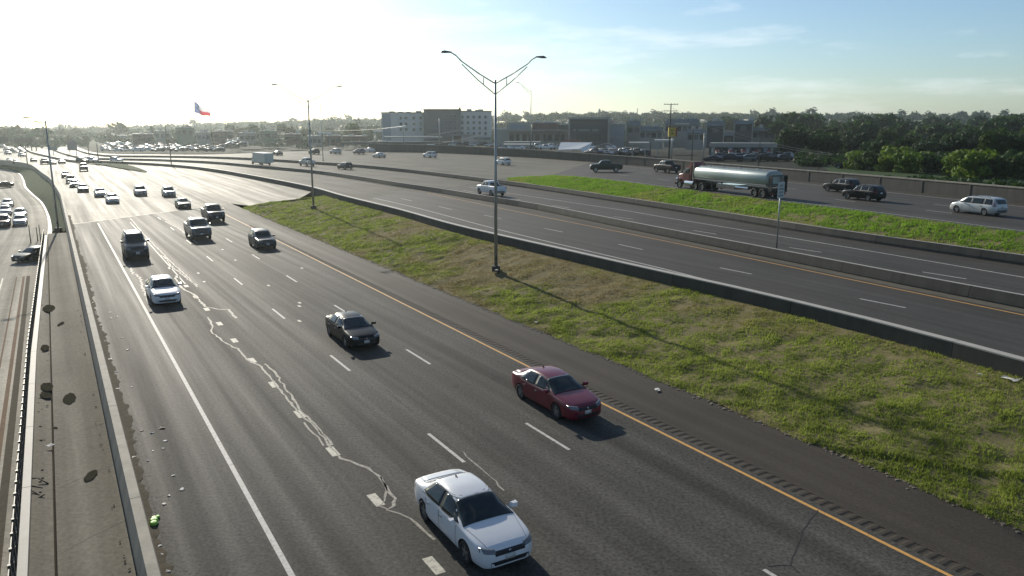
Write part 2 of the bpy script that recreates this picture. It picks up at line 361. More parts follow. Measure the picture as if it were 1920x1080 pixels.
# rumble strip: real grooves milled across the strip
V = []; F = []; s = -6.0; prof = []
while s < 96: prof += [(s, 0.0), (s + .10, -.02), (s + .18, -.02), (s + .26, 0.0)]; s += .36
prof = [(-25, 0.0)] + prof + [(SB(20), 0.0)]
for s, z in prof: V += [ST(s, 19.74, z), ST(s, 20.20, z)]
F = [(2 * i, 2 * i + 1, 2 * i + 3, 2 * i + 2) for i in range(len(prof) - 1)]
rm = mesh('rumble_strip', V, F, SHLD); 
if rm.polygons[0].normal.z < 0: rm.flip_normals()
uv = rm.uv_layers.new(name='UVMap')
for l in rm.loops:
    q = toST(rm.vertices[l.vertex_index].co); uv.data[l.index].uv = q
link('rumble_strip', rm, HW)

# concrete part of the near carriageway, out to where the roads run together
NHL = [ST(SB(1.4), 1.40), ST(135, 1.2)] + [P(*q) for q in ((104, 352), (95, 340), (81, 330), (70, 321), (55, 312), (28, 307), (0, 303.5), (-70, 297))]
FAR0 = [P(*q) for q in ((-70, 262), (10, 258), (50, 251), (74, 247))]
MBi = [p for p in MB_]
i0 = near_idx(MB_, 586, 358.5, 1.9); i1 = near_idx(MB_, 240, 307.5, .35)
inner = [ST(SB(23.6), 23.6), ST(135, 23.4), ST(160, 22.5), ST(190, 20.5), ST(220, 17.5)]
inner = smooth_path(inner, 6)
nhpts = NHL + FAR0 + [Vector((p.x, p.y, 0)) for p in reversed(MB_[i1:])] + list(reversed(inner))
HC = sheet('highway_concrete', nhpts, CONC)
gore_r = [P(470, 386, .2), P(520, 377.5, .9), P(560, 373, 1.5)]
gore = inner + [Vector(p) for p in MB_[i1:i1 - 1:-1]] + [p.copy() for p in reversed(MB_[i0:i1])] + list(reversed(gore_r))
sheet('gore_concrete', gore, CONC)
gg = [P(x, y, .25) for x, y in ((160, 306.5), (200, 306), (250, 307.3), (325, 312.8), (347, 316), (272, 324), (237, 317), (195, 309.5))]
sheet('gore_turf', [p + Vector((0, 0, .06)) for p in gg], EMBK)

# main lanes
def carriage(name, A, B, cutA, cutB, near, far, oA, oB, dz=0.0, n=200):
    a = near_idx(A, *cutA); b = near_idx(B, *cutB)
    A2 = offset(A, oA); B2 = offset(B, oB)
    r = tag(ribbon(name + '_asphalt', A2[:a + 1], B2[:b + 1], near, None, n, 2, dz), kind='structure')
    tag(ribbon(name + '_concrete', A2[a:], B2[b:], far, None, n, 2, dz), kind='structure')
    return r
ML = carriage('main_lanes', MB_, CB_, (656, 378, 1.9), (770, 353.5, 1.9), ASPH2, CONC, .20, -.20)
MF = carriage('far_main_lanes', CB_, FB_, (790, 356.5, 1.9), (905, 341, 1.9), ASPH2, CONC, .20, -.20)
# right frontage road: lower edge = far edge of the grass strip, then the barrier
GSp = [(1920, 437), (1735, 413), (1560, 390), (1475, 380), (1250, 352), (1107, 334), (1030, 329.5), (955, 334)]
i2 = near_idx(FB_, 956, 348, 1.9)
gs = [P(x, y, 3.7 if x > 1100 else 3.7 - (1100 - x) / 145 * 1.0) for x, y in GSp]
gs = [gs[0] + (gs[0] - gs[1]).normalized() * 70] + gs
fbtop = [p + Vector((0, 0, .72 + .3 * max(0, min(1, (p.z - .4) / 1.5)) - .3)) + side(FB_, i) * .2 for i, p in enumerate(FB_)]
FRL = smooth_path(gs[:-1], 4) + fbtop[i2:]
cutL = near_idx(FRL, 1010, 331, 3.1); cutW = near_idx(WB_, 1110, 304, 3.7)
WBo = offset(WB_, 0.0)
FR = tag(ribbon('frontage_asphalt', FRL[:cutL + 1], WBo[:cutW + 1], ASPH2, None, 90, 2), kind='structure')
tag(ribbon('frontage_concrete', FRL[cutL:], WBo[cutW:], CONC, None, 260, 2), kind='structure')
# plain behind the wall (lots, streets)
plainp = [p + Vector((0, 0, -.02)) for p in offset(WB_, .15)][::4]
plainp += [Vector((-500, 5200, 0)), Vector((4200, 5200, 3.6)), Vector((4200, -150, 3.6))]
sheet('lot_ground', plainp, LOT)

# left frontage road, lower
LFe = [ST(-25, -1.95, -2.3), ST(40, -1.85, -2.3), ST(75, -1.7, -2.3)] + [P(x, y, -2.3) for x, y in ((94, 430), (90, 402), (78, 380), (62, 366), (48, 352), (44, 338), (36, 326), (18, 319), (0, 316), (-80, 312))]
LFe = smooth_path(LFe, 3)
LFl = [p + Vector((-60, -12, 0)) for p in LFe]
LF = tag(ribbon('left_frontage_concrete', LFl, LFe, CONCL, None, 80, 4), kind='structure')
# turf bank between left frontage and highway
bk_r = [ST(101.5, .75, 0)] + NHL[1:]
bk_l = [P(97, 433, -2.3), P(94, 415, -2.3), P(90, 402, -2.3), P(78, 380, -2.3), P(62, 366, -2.3), P(48, 352, -2.3), P(44, 338, -2.3), P(36, 326, -2.3), P(18, 319, -2.3), P(0, 316, -2.3), P(-80, 312, -2.3)]
tag(ribbon('turf_bank', smooth_path(bk_l, 3), smooth_path(bk_r, 3), EMBK, None, 50, 3), kind='structure')
strip('bank_curb', LFe[len(LFe) // 3:], .5, CURB, LF, .12)
# riprap slope with its channel
SLm = st_rib('slope_paving', -.94, .86, -25, RIP, None, 100, .02, 0.0); tag(SLm, kind='structure')
st_rib('channel_paving', -1.60, -1.02, -25, RIP, SLm, 100, .03, -.05)
DG = MB()
pr = [(-1.02, -.05), (-.98, -.16), (-.94, .02)]
Vd = []
for q in (-25, 100): Vd += [ST(q, t, z) for t, z in pr]
DG.add(Vd, [(0, 1, 4, 3), (1, 2, 5, 4)]); DG.obj('channel_gutter', DIRT, SLm)
for ss in list(np.arange(14, 98, 4.6)):
    o = strip('expansion_joint', [ST(ss, -.93, .016), ST(ss + .7, 0, .008), ST(ss + 1.2, .84, 0)], .018, DARKCRACK, SLm)
# dirt drift against the barrier foot
dA = [ST(q, 1.42) for q in np.arange(6, 120, .3)]; dB = [ST(q, 1.42 + .26 + .12 * math.sin(q * .31) * math.sin(q * .13 + 1) + random.uniform(-.09, .12)) for q in np.arange(6, 120, .3)]
link('dirt_drift', ribbon_me('dirt_drift', dA, dB, DIRT, 2, .005, lambda p, a, b: .035 * (1 - b)), HW)

DGR = MB()
for k in range(3800):
    q = random.uniform(8, 75) if k < 2600 else random.uniform(8, 40); t_ = 1.5 + abs(random.gauss(0, .75)); z_ = random.uniform(.004, .013); p = ST(q, t_, .004)
    DGR.add([p + Vector((z_ * 1.3, 0, 0)), p + Vector((-z_, z_, 0)), p + Vector((-z_, -z_ * 1.2, 0)), p + Vector((0, 0, z_ * .35))], [(0, 1, 3), (1, 2, 3), (2, 0, 3)])
tag(DGR.obj('grit', plain('grit', (.17, .145, .105), .95, var=.5, scale=9, spec=.05)), 'loose tan grit spread along the foot of the left barrier', kind='stuff')

# ------------------------------------------------------------------ painted markings
def dash(parent, p, d, L=3.05, w=.13, mat=LINE_W, name='lane_dash'):
    d = Vector((d.x, d.y, 0)).normalized(); return strip(name, [p, p + d * L * .5, p + d * L], w, mat, parent)
strip('edge_line', [ST(s, 4.40 - .0) for s in (-20, 10, 60, 108)], .16, LINE_W, HW)
strip('yellow_line', [ST(s, 19.42 + max(0, s - 30) * .006) for s in (-20, 10, 30, 60, 90, 120)], .13, LINE_Y, HW)
for tt, s0, mat in ((15.40, 12.6, LINE_W), (11.57, 13.6, LINE_W)):
    k = -2
    while s0 + 12.2 * k < 112: dash(HW, ST(s0 + 12.2 * k - 2.9, tt), U, mat=mat); k += 1
s = 17.0
while s < 70: 
    strip('faded_patch', [ST(s, 7.85), ST(s + .9, 7.85)], .30, LINE_WW, HW); s += 4.37
for s, t in ((62, 9.3), (66, 9.5), (71, 13.4), (58, 13.2), (64, 17.4), (78, 13.6), (50, 13.3), (51, 13.6), (46, 12.2)):
    strip('faded_patch', [ST(s, t), ST(s + .5, t)], .18, LINE_WW, HW)
strip('crack_line', [ST(s, 7.92) for s in (62, 70, 80, 92, 107)], .10, LINE_W, HW)
def crack(pts, w, mat, wob=.05):
    path = []
    for a, b in zip(pts, pts[1:]):
        a, b = P(*a), P(*b); n = max(2, int((b - a).length / .35))
        for k in range(n): path.append(a.lerp(b, k / n) + Vector((random.uniform(-wob, wob), random.uniform(-wob, wob), 0)))
    path.append(P(*pts[-1])); A = []; B = []
    for i, p in enumerate(path):
        ww = w * random.uniform(.55, 1.3) / 2; sd_ = side(path, i); A.append(p - sd_ * ww); B.append(p + sd_ * ww)
    return link('sealed_crack', ribbon_me('sealed_crack', A, B, mat, 1, .007), HW)
crack([(390, 595), (398, 612), (395, 620), (420, 642), (445, 654), (462, 674), (490, 688), (510, 712), (535, 742), (562, 776), (590, 800), (612, 828), (640, 860), (690, 877), (712, 893), (722, 912), (742, 935), (738, 948), (728, 955), (770, 972), (790, 990), (815, 1012)], .10, SEAL)
crack([(498, 682), (520, 705), (552, 752), (575, 782), (600, 806), (622, 835)], .10, SEAL)
crack([(568, 792), (580, 806), (596, 820), (607, 836)], .08, SEAL)
crack([(712, 893), (726, 918), (720, 940), (712, 950), (728, 955)], .07, SEAL)
crack([(328, 520), (340, 540), (364, 552), (385, 575), (410, 580), (428, 580), (443, 597)], .15, SEAL)
crack([(300, 478), (312, 485), (322, 500), (338, 512), (355, 525), (370, 538)], .13, SEAL, .1)
crack([(240, 497), (252, 515), (262, 522), (270, 545), (275, 560), (283, 570)], .15, SEAL, .12)
crack([(245, 410), (270, 440), (300, 470), (330, 500), (370, 535)], .10, SEAL)
crack([(310, 415), (335, 428), (350, 440), (370, 456)], .13, SEAL)
crack([(867, 848), (895, 872), (920, 893), (945, 920)], .06, SEAL)
crack([(1535, 957), (1510, 985), (1500, 1010), (1494, 1035), (1480, 1060), (1440, 1062)], .05, DARKCRACK, .04)
crack([(1480, 1060), (1500, 1075)], .05, DARKCRACK)
crack([(722, 730), (750, 752), (772, 772)], .035, DARKCRACK, .05)
# joint where asphalt meets concrete
strip('joint_line', [ST(SB(t), t, .002) for t in (1.5, 8, 16, 23)], .25, SEAL, HW)
# main-lane paint
def pxline(name, pts, z, w, mat, parent): return strip(name, pxpath(pts, z, 5, 50), w, mat, parent, .005)
ribz = 1.9
strip('median_apron', offset(CB_[:near_idx(CB_, 640, 332, 1.9)], -.80), .95, plain('apron_concrete', (.105, .098, .08), .85, var=.4, scale=1.2, spec=.05), ML, .005)
pxline('edge_line', [(1920, 672), (1690, 613), (1350, 531), (1240, 503), (1000, 446.5), (927, 428.5), (778, 389), (700, 371)], ribz, .16, LINE_W, ML)
pxline('yellow_line', [(1920, 591), (1580, 521), (1240, 450.5), (1000, 403), (927, 388), (870, 376), (800, 362)], ribz, .14, LINE_Y, ML)
for a, b in (((1612, 560), (1698, 577)), ((1350, 502), (1410, 514)), ((1160, 458), (1205, 468)), ((1020, 428), (1055, 435)), ((907, 403), (940, 410)), ((822, 387), (847, 393)), ((752, 372), (772, 377))):
    q, r = P(*b, ribz), P(*a, ribz); dash(ML, q, r - q, (r - q).length, .14)
q, r = P(1698, 577, ribz), P(1612, 560, ribz)
for k in (1, 2): dash(ML, q - (r - q).normalized() * 12.2 * k, r - q, 3.05, .14)
pxline('edge_line', [(1920, 520), (1680, 479), (1452, 441), (1240, 406.5), (1180, 396), (1000, 369), (950, 361.5), (880, 351)], ribz, .16, LINE_W, MF)
for a, b in (((1730, 510), (1812, 523)), ((1480, 464), (1540, 473)), ((1300, 432), (1343, 439)), ((1150, 406), (1187, 411)), ((1035, 385), (1068, 390)), ((948, 370), (975, 374.5)), ((868, 357), (890, 360.5))):
    q, r = P(*b, ribz), P(*a, ribz); dash(MF, q, r - q, (r - q).length, .14)
q, r = P(1812, 523, ribz), P(1730, 510, ribz)
dash(MF, q - (r - q).normalized() * 12.2, r - q, 3.05, .14)
# frontage paint
nn = 60; A_, B_ = resample(FRL[:cutL + 1], nn), resample(WBo[:cutW + 1], nn)
def across(f, dz=0): return [a.lerp(b, f) + Vector((0, 0, dz)) for a, b in zip(A_, B_)]
strip('edge_line', across(.05), .14, LINE_W, FR, .006); strip('edge_line', across(.86), .16, LINE_W, FR, .006)
for f in (.30, .55):
    pth = across(f); c = cum(pth); d = 4.0
    while d < c[-1]: strip('lane_dash', [at(pth, c, d), at(pth, c, d + 1.5), at(pth, c, d + 3.05)], .14, LINE_W, FR, .006); d += 12.2
# left frontage lines (faded)
RUST = plain('rust_stain', (.17, .115, .075), .9, var=.35, scale=1.5, spec=.05)
for o, m_, w in ((-.55, DIRT, .30), (-.92, RUST, .20), (-1.5, RUST, .10), (-2.6, LINE_WW, .10), (-4.6, DIRT, .10)):
    pth = [ST(q, -2.3 + o, -2.3) for q in np.arange(-10, 92, 6)]; strip('edge_line', pth, w, m_, LF, .006)
for k in range(0): strip('stop_bar', [P(8 + 7 * k, 600 - 27 * k, -2.3), P(20 + 8 * k, 600 - 27 * k, -2.3)], .3, LINE_WW, LF, .008)

# ------------------------------------------------------------------ barriers, walls, railing
def segments(parent, path, prof, mat, L, name='barrier_segment', gap=.03, d0=0.0, d1=None, step=3.0, maxn=200):
    c = cum(path); d = d0; d1 = c[-1] if d1 is None else d1; n = 0
    while d < d1 - .5 and n < maxn:
        e = min(d1, d + L); link(name, sweep_me(name, sub(path, d + gap / 2, e - gap / 2, step), prof, mat), parent); d = e; n += 1
def jersey(h, w0=.30, w1=.11, base=-.6): return [(-w0, base), (-w0, .08), (-w0 + .05, .26), (-w1, h), (w1, h), (w0 - .05, .26), (w0, .08), (w0, base)]
b = tag(empty('concrete_barrier', ST(20, 1.16)), 'pale concrete barrier between the sloped paving and the left edge of the near highway', 'barrier')
bp = [ST(s, 1.16) for s in np.arange(-12, 150, 3)] + [P(95, 341), P(81, 330.5), P(70, 321.5), P(55, 312.5), P(28, 307.5), P(0, 304), P(-40, 300)]
bp = smooth_path(bp, 3)
o_ = ST(20, 1.16)
def seg_local(par, path, *a, **k):
    l = par.location; segments(par, [p - l for p in path], *a, **k)
segprof = [(-.30, -.7), (-.28, .25), (-.14, .85), (.14, .85), (.22, .25), (.28, -.05)]
seg_local(b, bp, segprof, BARR, 9.0)
b = tag(empty('concrete_barrier', MB_[30]), 'long concrete barrier along the grass median beside the nearer main lanes', 'barrier')
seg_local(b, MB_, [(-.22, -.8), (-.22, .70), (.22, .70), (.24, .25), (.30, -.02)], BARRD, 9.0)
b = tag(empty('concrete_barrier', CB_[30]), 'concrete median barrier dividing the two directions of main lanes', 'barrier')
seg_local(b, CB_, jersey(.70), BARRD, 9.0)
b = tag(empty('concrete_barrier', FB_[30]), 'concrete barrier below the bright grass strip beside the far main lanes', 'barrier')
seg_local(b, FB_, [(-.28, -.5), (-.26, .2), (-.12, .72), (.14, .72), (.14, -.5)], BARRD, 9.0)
b = tag(empty('boundary_wall', WB_[20]), 'long grey concrete panel wall along the far side of the right frontage road', 'wall')
cW = cum(WB_); dW = 0.0; ln = b.location
def wall_h(p):
    d = p.length; return 1.55 + 1.1 * max(0, min(1, (d - 140) / 160))
iend = near_idx(WB_, 700, 284, 3.7); dend = cW[iend]; pw = [p - ln for p in WB_]
while dW < dend:
    e = min(dend, dW + 7.0); h = wall_h(at(WB_, cW, dW)); pr = [(0, -.5), (0, h), (.22, h), (.22, -.5)]
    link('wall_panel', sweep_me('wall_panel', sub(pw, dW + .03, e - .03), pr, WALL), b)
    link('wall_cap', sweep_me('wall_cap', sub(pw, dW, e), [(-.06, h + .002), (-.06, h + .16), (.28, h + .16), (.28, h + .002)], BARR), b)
    link('wall_post', sweep_me('wall_post', sub(pw, max(0, dW - .14), dW + .14), [(-.05, -.5), (-.05, h), (-.003, h), (-.003, -.5)], WALL), b)
    dW = e
def cap(par, path, h, w, o=0.0):  # pale strip paints the sunlit tops; the barriers have no separate cap
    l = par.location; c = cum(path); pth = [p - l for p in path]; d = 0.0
    while d < c[-1] - .5: e = min(c[-1], d + 9.0); link('barrier_lit_top', sweep_me('barrier_lit_top', sub(pth, d + .015, e - .015), [(o - w, h - .05), (o - w, h + .012), (o + w, h + .012), (o + w, h - .05)], CURB), par); d = e
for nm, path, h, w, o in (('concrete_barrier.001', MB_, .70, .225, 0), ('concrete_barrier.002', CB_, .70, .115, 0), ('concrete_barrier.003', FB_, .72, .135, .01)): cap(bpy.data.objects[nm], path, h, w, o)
# far left continuation: guard barrier of the ramp seen above the left frontage road
# curb and railing above the left frontage road
rl = tag(empty('retaining_wall', ST(20, -1.8)), 'pale topped retaining wall above the left frontage road', 'wall')
rwp = [ST(s, -1.75 + max(0, (s - 45)) * .012) for s in np.arange(-14, 100, 3)]
seg_local(rl, rwp, [(-.10, -2.5), (-.10, .22), (.14, .22), (.14, -.1)], CURB, 6.0, 'wall_segment')
rr = tag(empty('post_railing', ST(20, -1.85)), 'dark steel post railing on the wall above the left frontage road', 'railing')
RP = MB(); RP.box(-.045, .045, -.035, .035, 0, 1.12); RPm = RP.me('railing_post', DSTEEL)
PK = MB(); 

PK.box(.047, .853, -.012, .012, 1.04, 1.08); PK.box(.047, .853, -.012, .012, .5, .53); PKm = PK.me('rail', DSTEEL)
crw = cum(rwp); d = 12.0; l = rr.location
while d < crw[-1] - 1:
    p = at(rwp, crw, d); p2 = at(rwp, crw, d + .9); a = math.atan2(p2.y - p.y, p2.x - p.x)
    q = p - l - N * .16 + Vector((0, 0, -.15))
    for nm, mm in (('railing_post', RPm), ('rail', PKm)):
        o = link(nm, mm, rr, q); o.rotation_euler = (0, 0, a)
    d += .9

# ------------------------------------------------------------------ turf
def hash_noise(x, y, sc, seed=0):
    """cheap smooth value noise on arrays"""
    x = x / sc + seed * 17.3; y = y / sc + seed * 9.1; xi = np.floor(x).astype(int); yi = np.floor(y).astype(int); fx = x - xi; fy = y - yi
    fx = fx * fx * (3 - 2 * fx); fy = fy * fy * (3 - 2 * fy)
    def h(a, b):
        v = np.sin(a * 127.1 + b * 311.7 + seed * 74.7) * 43758.5453; return v - np.floor(v)
    return (h(xi, yi) * (1 - fx) + h(xi + 1, yi) * fx) * (1 - fy) + (h(xi, yi + 1) * (1 - fx) + h(xi + 1, yi + 1) * fx) * fy
def turf(name, A, B, soil, bl, label, per, hgt, wid, nblade, dryf, n=200, m=22, amp=.17):
    A = resample(A, n); B = resample(B, n)
    def bump(p, a, b):
        e = min(1, min(b, 1 - b) * 6)
        return e * amp * (float(hash_noise(np.array([p.x]), np.array([p.y]), .9, 3)[0]) + .8 * float(hash_noise(np.array([p.x]), np.array([p.y]), 2.7, 5)[0]) - .5)
    g = tag(link(name + '_soil', ribbon_me(name + '_soil', A, B, soil, m, 0.0, bump)), kind='structure')
    # blades
    an = np.array(A); bn = np.array(B); seg = np.linalg.norm(an[1:] - an[:-1], axis=1); wd = np.linalg.norm(bn - an, axis=1)[:-1]
    area = seg * wd; dist = np.linalg.norm((an + bn)[:-1] / 2, axis=1)
    dens = per * np.clip(45.0 / dist, .15, 1.3) ** 1.0
    cnt = rng.poisson(area * dens); idx = np.repeat(np.arange(n - 1), cnt); K = len(idx)
    u = rng.random(K)[:, None]; v = rng.random(K)[:, None]
    p = (an[idx] * (1 - u) + an[idx + 1] * u) * (1 - v) + (bn[idx] * (1 - u) + bn[idx + 1] * u) * v
    e = np.minimum(1, np.minimum(v, 1 - v)[:, 0] * 6)
    p[:, 2] += e * amp * (hash_noise(p[:, 0], p[:, 1], .9, 3) + .8 * hash_noise(p[:, 0], p[:, 1], 2.7, 5) - .5)
    clump = hash_noise(p[:, 0], p[:, 1], .55, 8) * .6 + hash_noise(p[:, 0], p[:, 1], 1.6, 2) * .4
    keep = clump + .35 * rng.random(K) > .38; p = p[keep]; clump = clump[keep]; v = v[keep]; K = len(p)
    dist = np.linalg.norm(p, axis=1); sc = np.clip(dist / 45.0, .8, 3.0)
    dry = dryf(p, v[:, 0])
    VV = np.zeros((K, nblade, 3, 3)); 
    for b_ in range(nblade):
        a = rng.random(K) * 2 * math.pi; le = .35 + .55 * rng.random(K); h = hgt * (1 - .5 * np.clip(dry, 0, 1)) * (.4 + 1.1 * clump) * (.6 + .7 * rng.random(K)); w = wid * sc * (.6 + .8 * rng.random(K))
        off = rng.normal(0, .05, (K, 2)) * sc[:, None]
        c = np.stack([p[:, 0] + off[:, 0], p[:, 1] + off[:, 1], p[:, 2] - .02], 1)
        dx, dy = np.cos(a), np.sin(a); z0 = np.zeros(K)
        VV[:, b_, 0] = c + np.stack([-dy * w, dx * w, z0], 1); VV[:, b_, 1] = c + np.stack([dy * w, -dx * w, z0], 1)
        VV[:, b_, 2] = c + np.stack([dx * h * le, dy * h * le, h], 1)
    V = VV.reshape(-1, 3); nf = K * nblade
    me = bpy.data.meshes.new(name); me.vertices.add(len(V)); me.vertices.foreach_set('co', V.astype(np.float32).ravel())
    me.loops.add(len(V)); me.loops.foreach_set('vertex_index', np.arange(len(V), dtype=np.int32))
    me.polygons.add(nf); me.polygons.foreach_set('loop_start', np.arange(0, 3 * nf, 3, dtype=np.int32)); me.materials.append(bl)
    at_ = me.attributes.new('dry', 'FLOAT', 'POINT'); at_.data.foreach_set('value', np.repeat(dry, 3 * nblade).astype(np.float32))
    me.update(calc_edges=True); o = link(name, me); tag(o, label, None, None, 'stuff'); return g
jag = lambda t: t
edgeA = [ST(s, 23.62 + .12 * math.sin(s * .9) + .10 * math.sin(s * 2.3) - .10 * random.random(), -.02) for s in np.arange(-20, 117, .8)] + [P(462, 388, .02)]
topB = [p + Vector((0, 0, -.03)) for p in offset(MB_, -.24)]
iB = near_idx(topB, 575, 362, 1.87); i00 = near_idx(topB, 1920, 706, 1.87)
topB = topB[:iB] + [P(560, 373, 1.5)]
def dry1(p, v):
    s = p[:, 0] * U.x + p[:, 1] * U.y
    n = hash_noise(p[:, 0], p[:, 1], 6.0, 1) * .6 + hash_noise(p[:, 0], p[:, 1], 2.0, 4) * .4
    far = np.clip((s - 45) / 60, 0, 1) * .08
    n2 = hash_noise(p[:, 0], p[:, 1], 13.0, 9)
    edge = np.clip((.13 - v) * 6, 0, .8)
    return np.clip((n - .50) * 2.8 + (n2 - .53) * 1.5 + np.clip((v - .38) * 2.2, 0, .9) * np.clip((68 - s) / 28, 0, 1) + far + edge, 0, 1)
turf('median_grass', edgeA, topB, SOIL, GRASS, 'patchy green and dry turf on the sloping median', 52, .115, .019, 4, dry1, n=220)
gsN = [p + Vector((0, 0, -.02)) for p in smooth_path(gs, 3)]
iF = near_idx(FB_, 955, 347, 1.9)
gsF = [p + side(FB_, i) * .14 + Vector((0, 0, .70)) for i, p in enumerate(FB_[:iF + 1])]
turf('verge_grass', gsF, gsN, SOIL, GRASS2, 'bright lush grass strip between main lanes and frontage road', 60, .20, .020, 4, lambda p, v: np.clip((hash_noise(p[:, 0], p[:, 1], 4.0, 6) - .62) * 2 + .5 * (v < .08), 0, 1), n=90)

# gravel scraps along the turf edge
GV = MB()
for k in range(1500):
    s = random.uniform(5, 110); p = ST(s, 23.52 + random.gauss(0, .10), .0); r = random.uniform(.01, .045)
    GV.cbox((p.x, p.y, r * .4), (r * 2, r * 1.5, r * .9), None)
tag(GV.obj('gravel', plain('edge_gravel', (.19, .16, .12), .9, var=.4, scale=5)), 'crumbled gravel along the turf edge of the shoulder', kind='stuff')

# ------------------------------------------------------------------ lamps, poles, signs
def pole_z(base, px, py): return PD(px, py, base.y).z
def lamp(base, top, tipz, arms, half, label, group='street lamps along the highways', r=.13):
    t = tag(empty('street_lamp', base), label, 'street lamp', group)
    m = MB(); m.box(-.30, .30, -.30, .30, -.25, .16); m.obj('base', BARRD, t)
    m = MB(); m.tube((0, 0, .16), (0, 0, top), r, r * .62, 10); m.obj('pole', STEEL, t, True)
    m = MB(); m.cbox((.03, -r - .03, .75), (.12, .06, .3)); m.obj('hand_hole_cover', DSTEEL, t)
    for sg in arms:
        d = Vector((sg * N.x, sg * N.y, 0)); z0 = top - .25; up = tipz - top
        a = MB()
        pts = [Vector((0, 0, z0)), d * half * .30 + Vector((0, 0, z0 + up * .38)), d * half * .62 + Vector((0, 0, z0 + up * .85)), d * half * .72 + Vector((0, 0, z0 + up + .12)), d * half * .80 + Vector((0, 0, tipz + .03))]
        for q, w in zip(pts, pts[1:]): a.tube(q, w, .045, .04, 6)
        lo = [Vector((0, 0, z0 - .75)), d * half * .32 + Vector((0, 0, z0 + up * .12)), d * half * .62 + Vector((0, 0, z0 + up * .75))]
        for q, w in zip(lo, lo[1:]): a.tube(q, w, .035, .035, 6)
        a.tube(d * half * .22 + Vector((0, 0, z0 - .1)), d * half * .22 + Vector((0, 0, z0 + up * .27)), .03, .03, 6)
        a.obj('lamp_arm', STEEL, t, True)
        h = MB(); Mx = Matrix.Translation(d * half * .90 + Vector((0, 0, tipz))) @ Matrix.Rotation(math.atan2(d.y, d.x), 4, 'Z')
        h.add([Mx @ Vector(v) for v in ((-.42, -.10, .02), (-.42, .10, .02), (.15, .19, .0), (.42, .12, 0), (.42, -.12, 0), (.15, -.19, 0), (-.42, -.07, .10), (-.42, .07, .10), (.15, .12, .15), (.36, .08, .08), (.36, -.08, .08), (.15, -.12, .15))],
              [(0, 1, 2, 3, 4, 5), (11, 10, 9, 8, 7, 6), (0, 6, 7, 1), (1, 7, 8, 2), (2, 8, 9, 3), (3, 9, 10, 4), (4, 10, 11, 5), (5, 11, 6, 0)])
        h.obj('lamp_head', DSTEEL, t)
        g = MB(); g.add([Mx @ Vector(v) for v in ((-.05, -.12, -.012), (-.05, .12, -.012), (.34, .10, -.012), (.34, -.10, -.012))], [(0, 1, 2, 3)]); g.obj('lamp_lens', LAMPG, t)
    return t
bs = P(930, 502, 1.35); lamp(bs, pole_z(bs, 926, 150) - bs.z, pole_z(bs, 926, 104) - bs.z, (-1, 1), 4.3, 'tall steel lamp post with two arms standing in the grass median, closest to the camera')
bs = P(588, 388, 1.35); lamp(bs, pole_z(bs, 575, 187) - bs.z, pole_z(bs, 575, 161) - bs.z, (-1, 1), 4.6, 'two armed lamp post standing at the narrow far tip of the grass median')
bs = P(606, 302, 2.6); lamp(bs, pole_z(bs, 605, 195) - bs.z, pole_z(bs, 605, 190) - bs.z, (1,), 3.0, 'slim distant lamp post behind the barrier of the far main lanes', r=.12)
bs = P(995, 285, 3.7); bs = PD(995, 280, 210); bs.z = 3.7; lamp(bs, pole_z(bs, 995, 170) - 3.7, pole_z(bs, 995, 156) - 3.7, (-1,), 4.6, 'single armed lamp post behind the panel wall right of the hotel', r=.16)
bs = ST(104, .1, 0); lamp(bs, pole_z(bs, 86, 226), pole_z(bs, 86, 222), (-1,), 2.0, 'thin pole lamp at the narrow end of the paved slope by the turf bank', r=.12)
def pole(base, h, label, arms=(), mat=None, r=.14, group='utility poles beside the lots'):
    t = tag(empty('utility_pole', base), label, 'utility pole', group)
    m = MB(); m.tube((0, 0, -.3), (0, 0, h), r, r * .6, 8); m.obj('pole', mat or WOOD, t, True)
    for z, w in arms:
        m = MB(); m.box(-w / 2, w / 2, -.07, .07, z - .07, z + .07); m.obj('cross_arm', mat or WOOD, t)
        for k in (-.45, -.25, .25, .45):
            m = MB(); m.tube((k * w, 0, z + .07), (k * w, 0, z + .28), .05, .03, 6); m.obj('insulator', BARRD, t)
    return t
def ground_at(px, Y, z=3.68):
    p = PD(px, 300, Y); return Vector((p.x, Y, z))
POL = []
def pl(px, Y, pytop, label, arms=(), **k):
    b = ground_at(px, Y); h = pole_z(b, px, pytop) - b.z; POL.append((b, h)); return pole(b, h, label, [(h * a, w) for a, w in arms], **k)
pl(1254, 190, 194, 'tall wooden power pole with two cross arms beside the yellow sign', ((.985, 3.4), (.87, 3.2)), r=.2)
pl(1219, 185, 248, 'short wooden pole with a cross arm left of the yellow sign', ((.93, 2.2),))
pl(1297, 178, 240, 'plain dark pole right of the yellow sign')
pl(1318, 172, 250, 'pale slim pole behind the wall above the red truck cab', mat=STEEL, r=.09)
pl(1423, 160, 252, 'slim lamp pole behind the wall above the silver tank', ((.985, 1.6),), r=.1)
pl(1694, 140, 286, 'dark pole among the bushes behind the wall')
pl(1536, 150, 283, 'slim pole behind the wall right of the lane sign', r=.08)
pl(825, 290, 222, 'pale tall pole standing in front of the hotel tower', mat=STEEL, r=.22)
pl(758, 330, 240, 'dark lot pole left of the hotel entrance', ((.98, 2.0),))
pl(316, 330, 220, 'thin dark pole above the hazy lots at left', r=.2)
pl(428, 420, 216, 'faint thin pole left of the two armed lamp', r=.22)
pl(1192, 560, 203, 'faint far mast behind the strip shops', r=.35)
pl(1432, 560, 206, 'faint far mast above the trees right of the shops', r=.35)
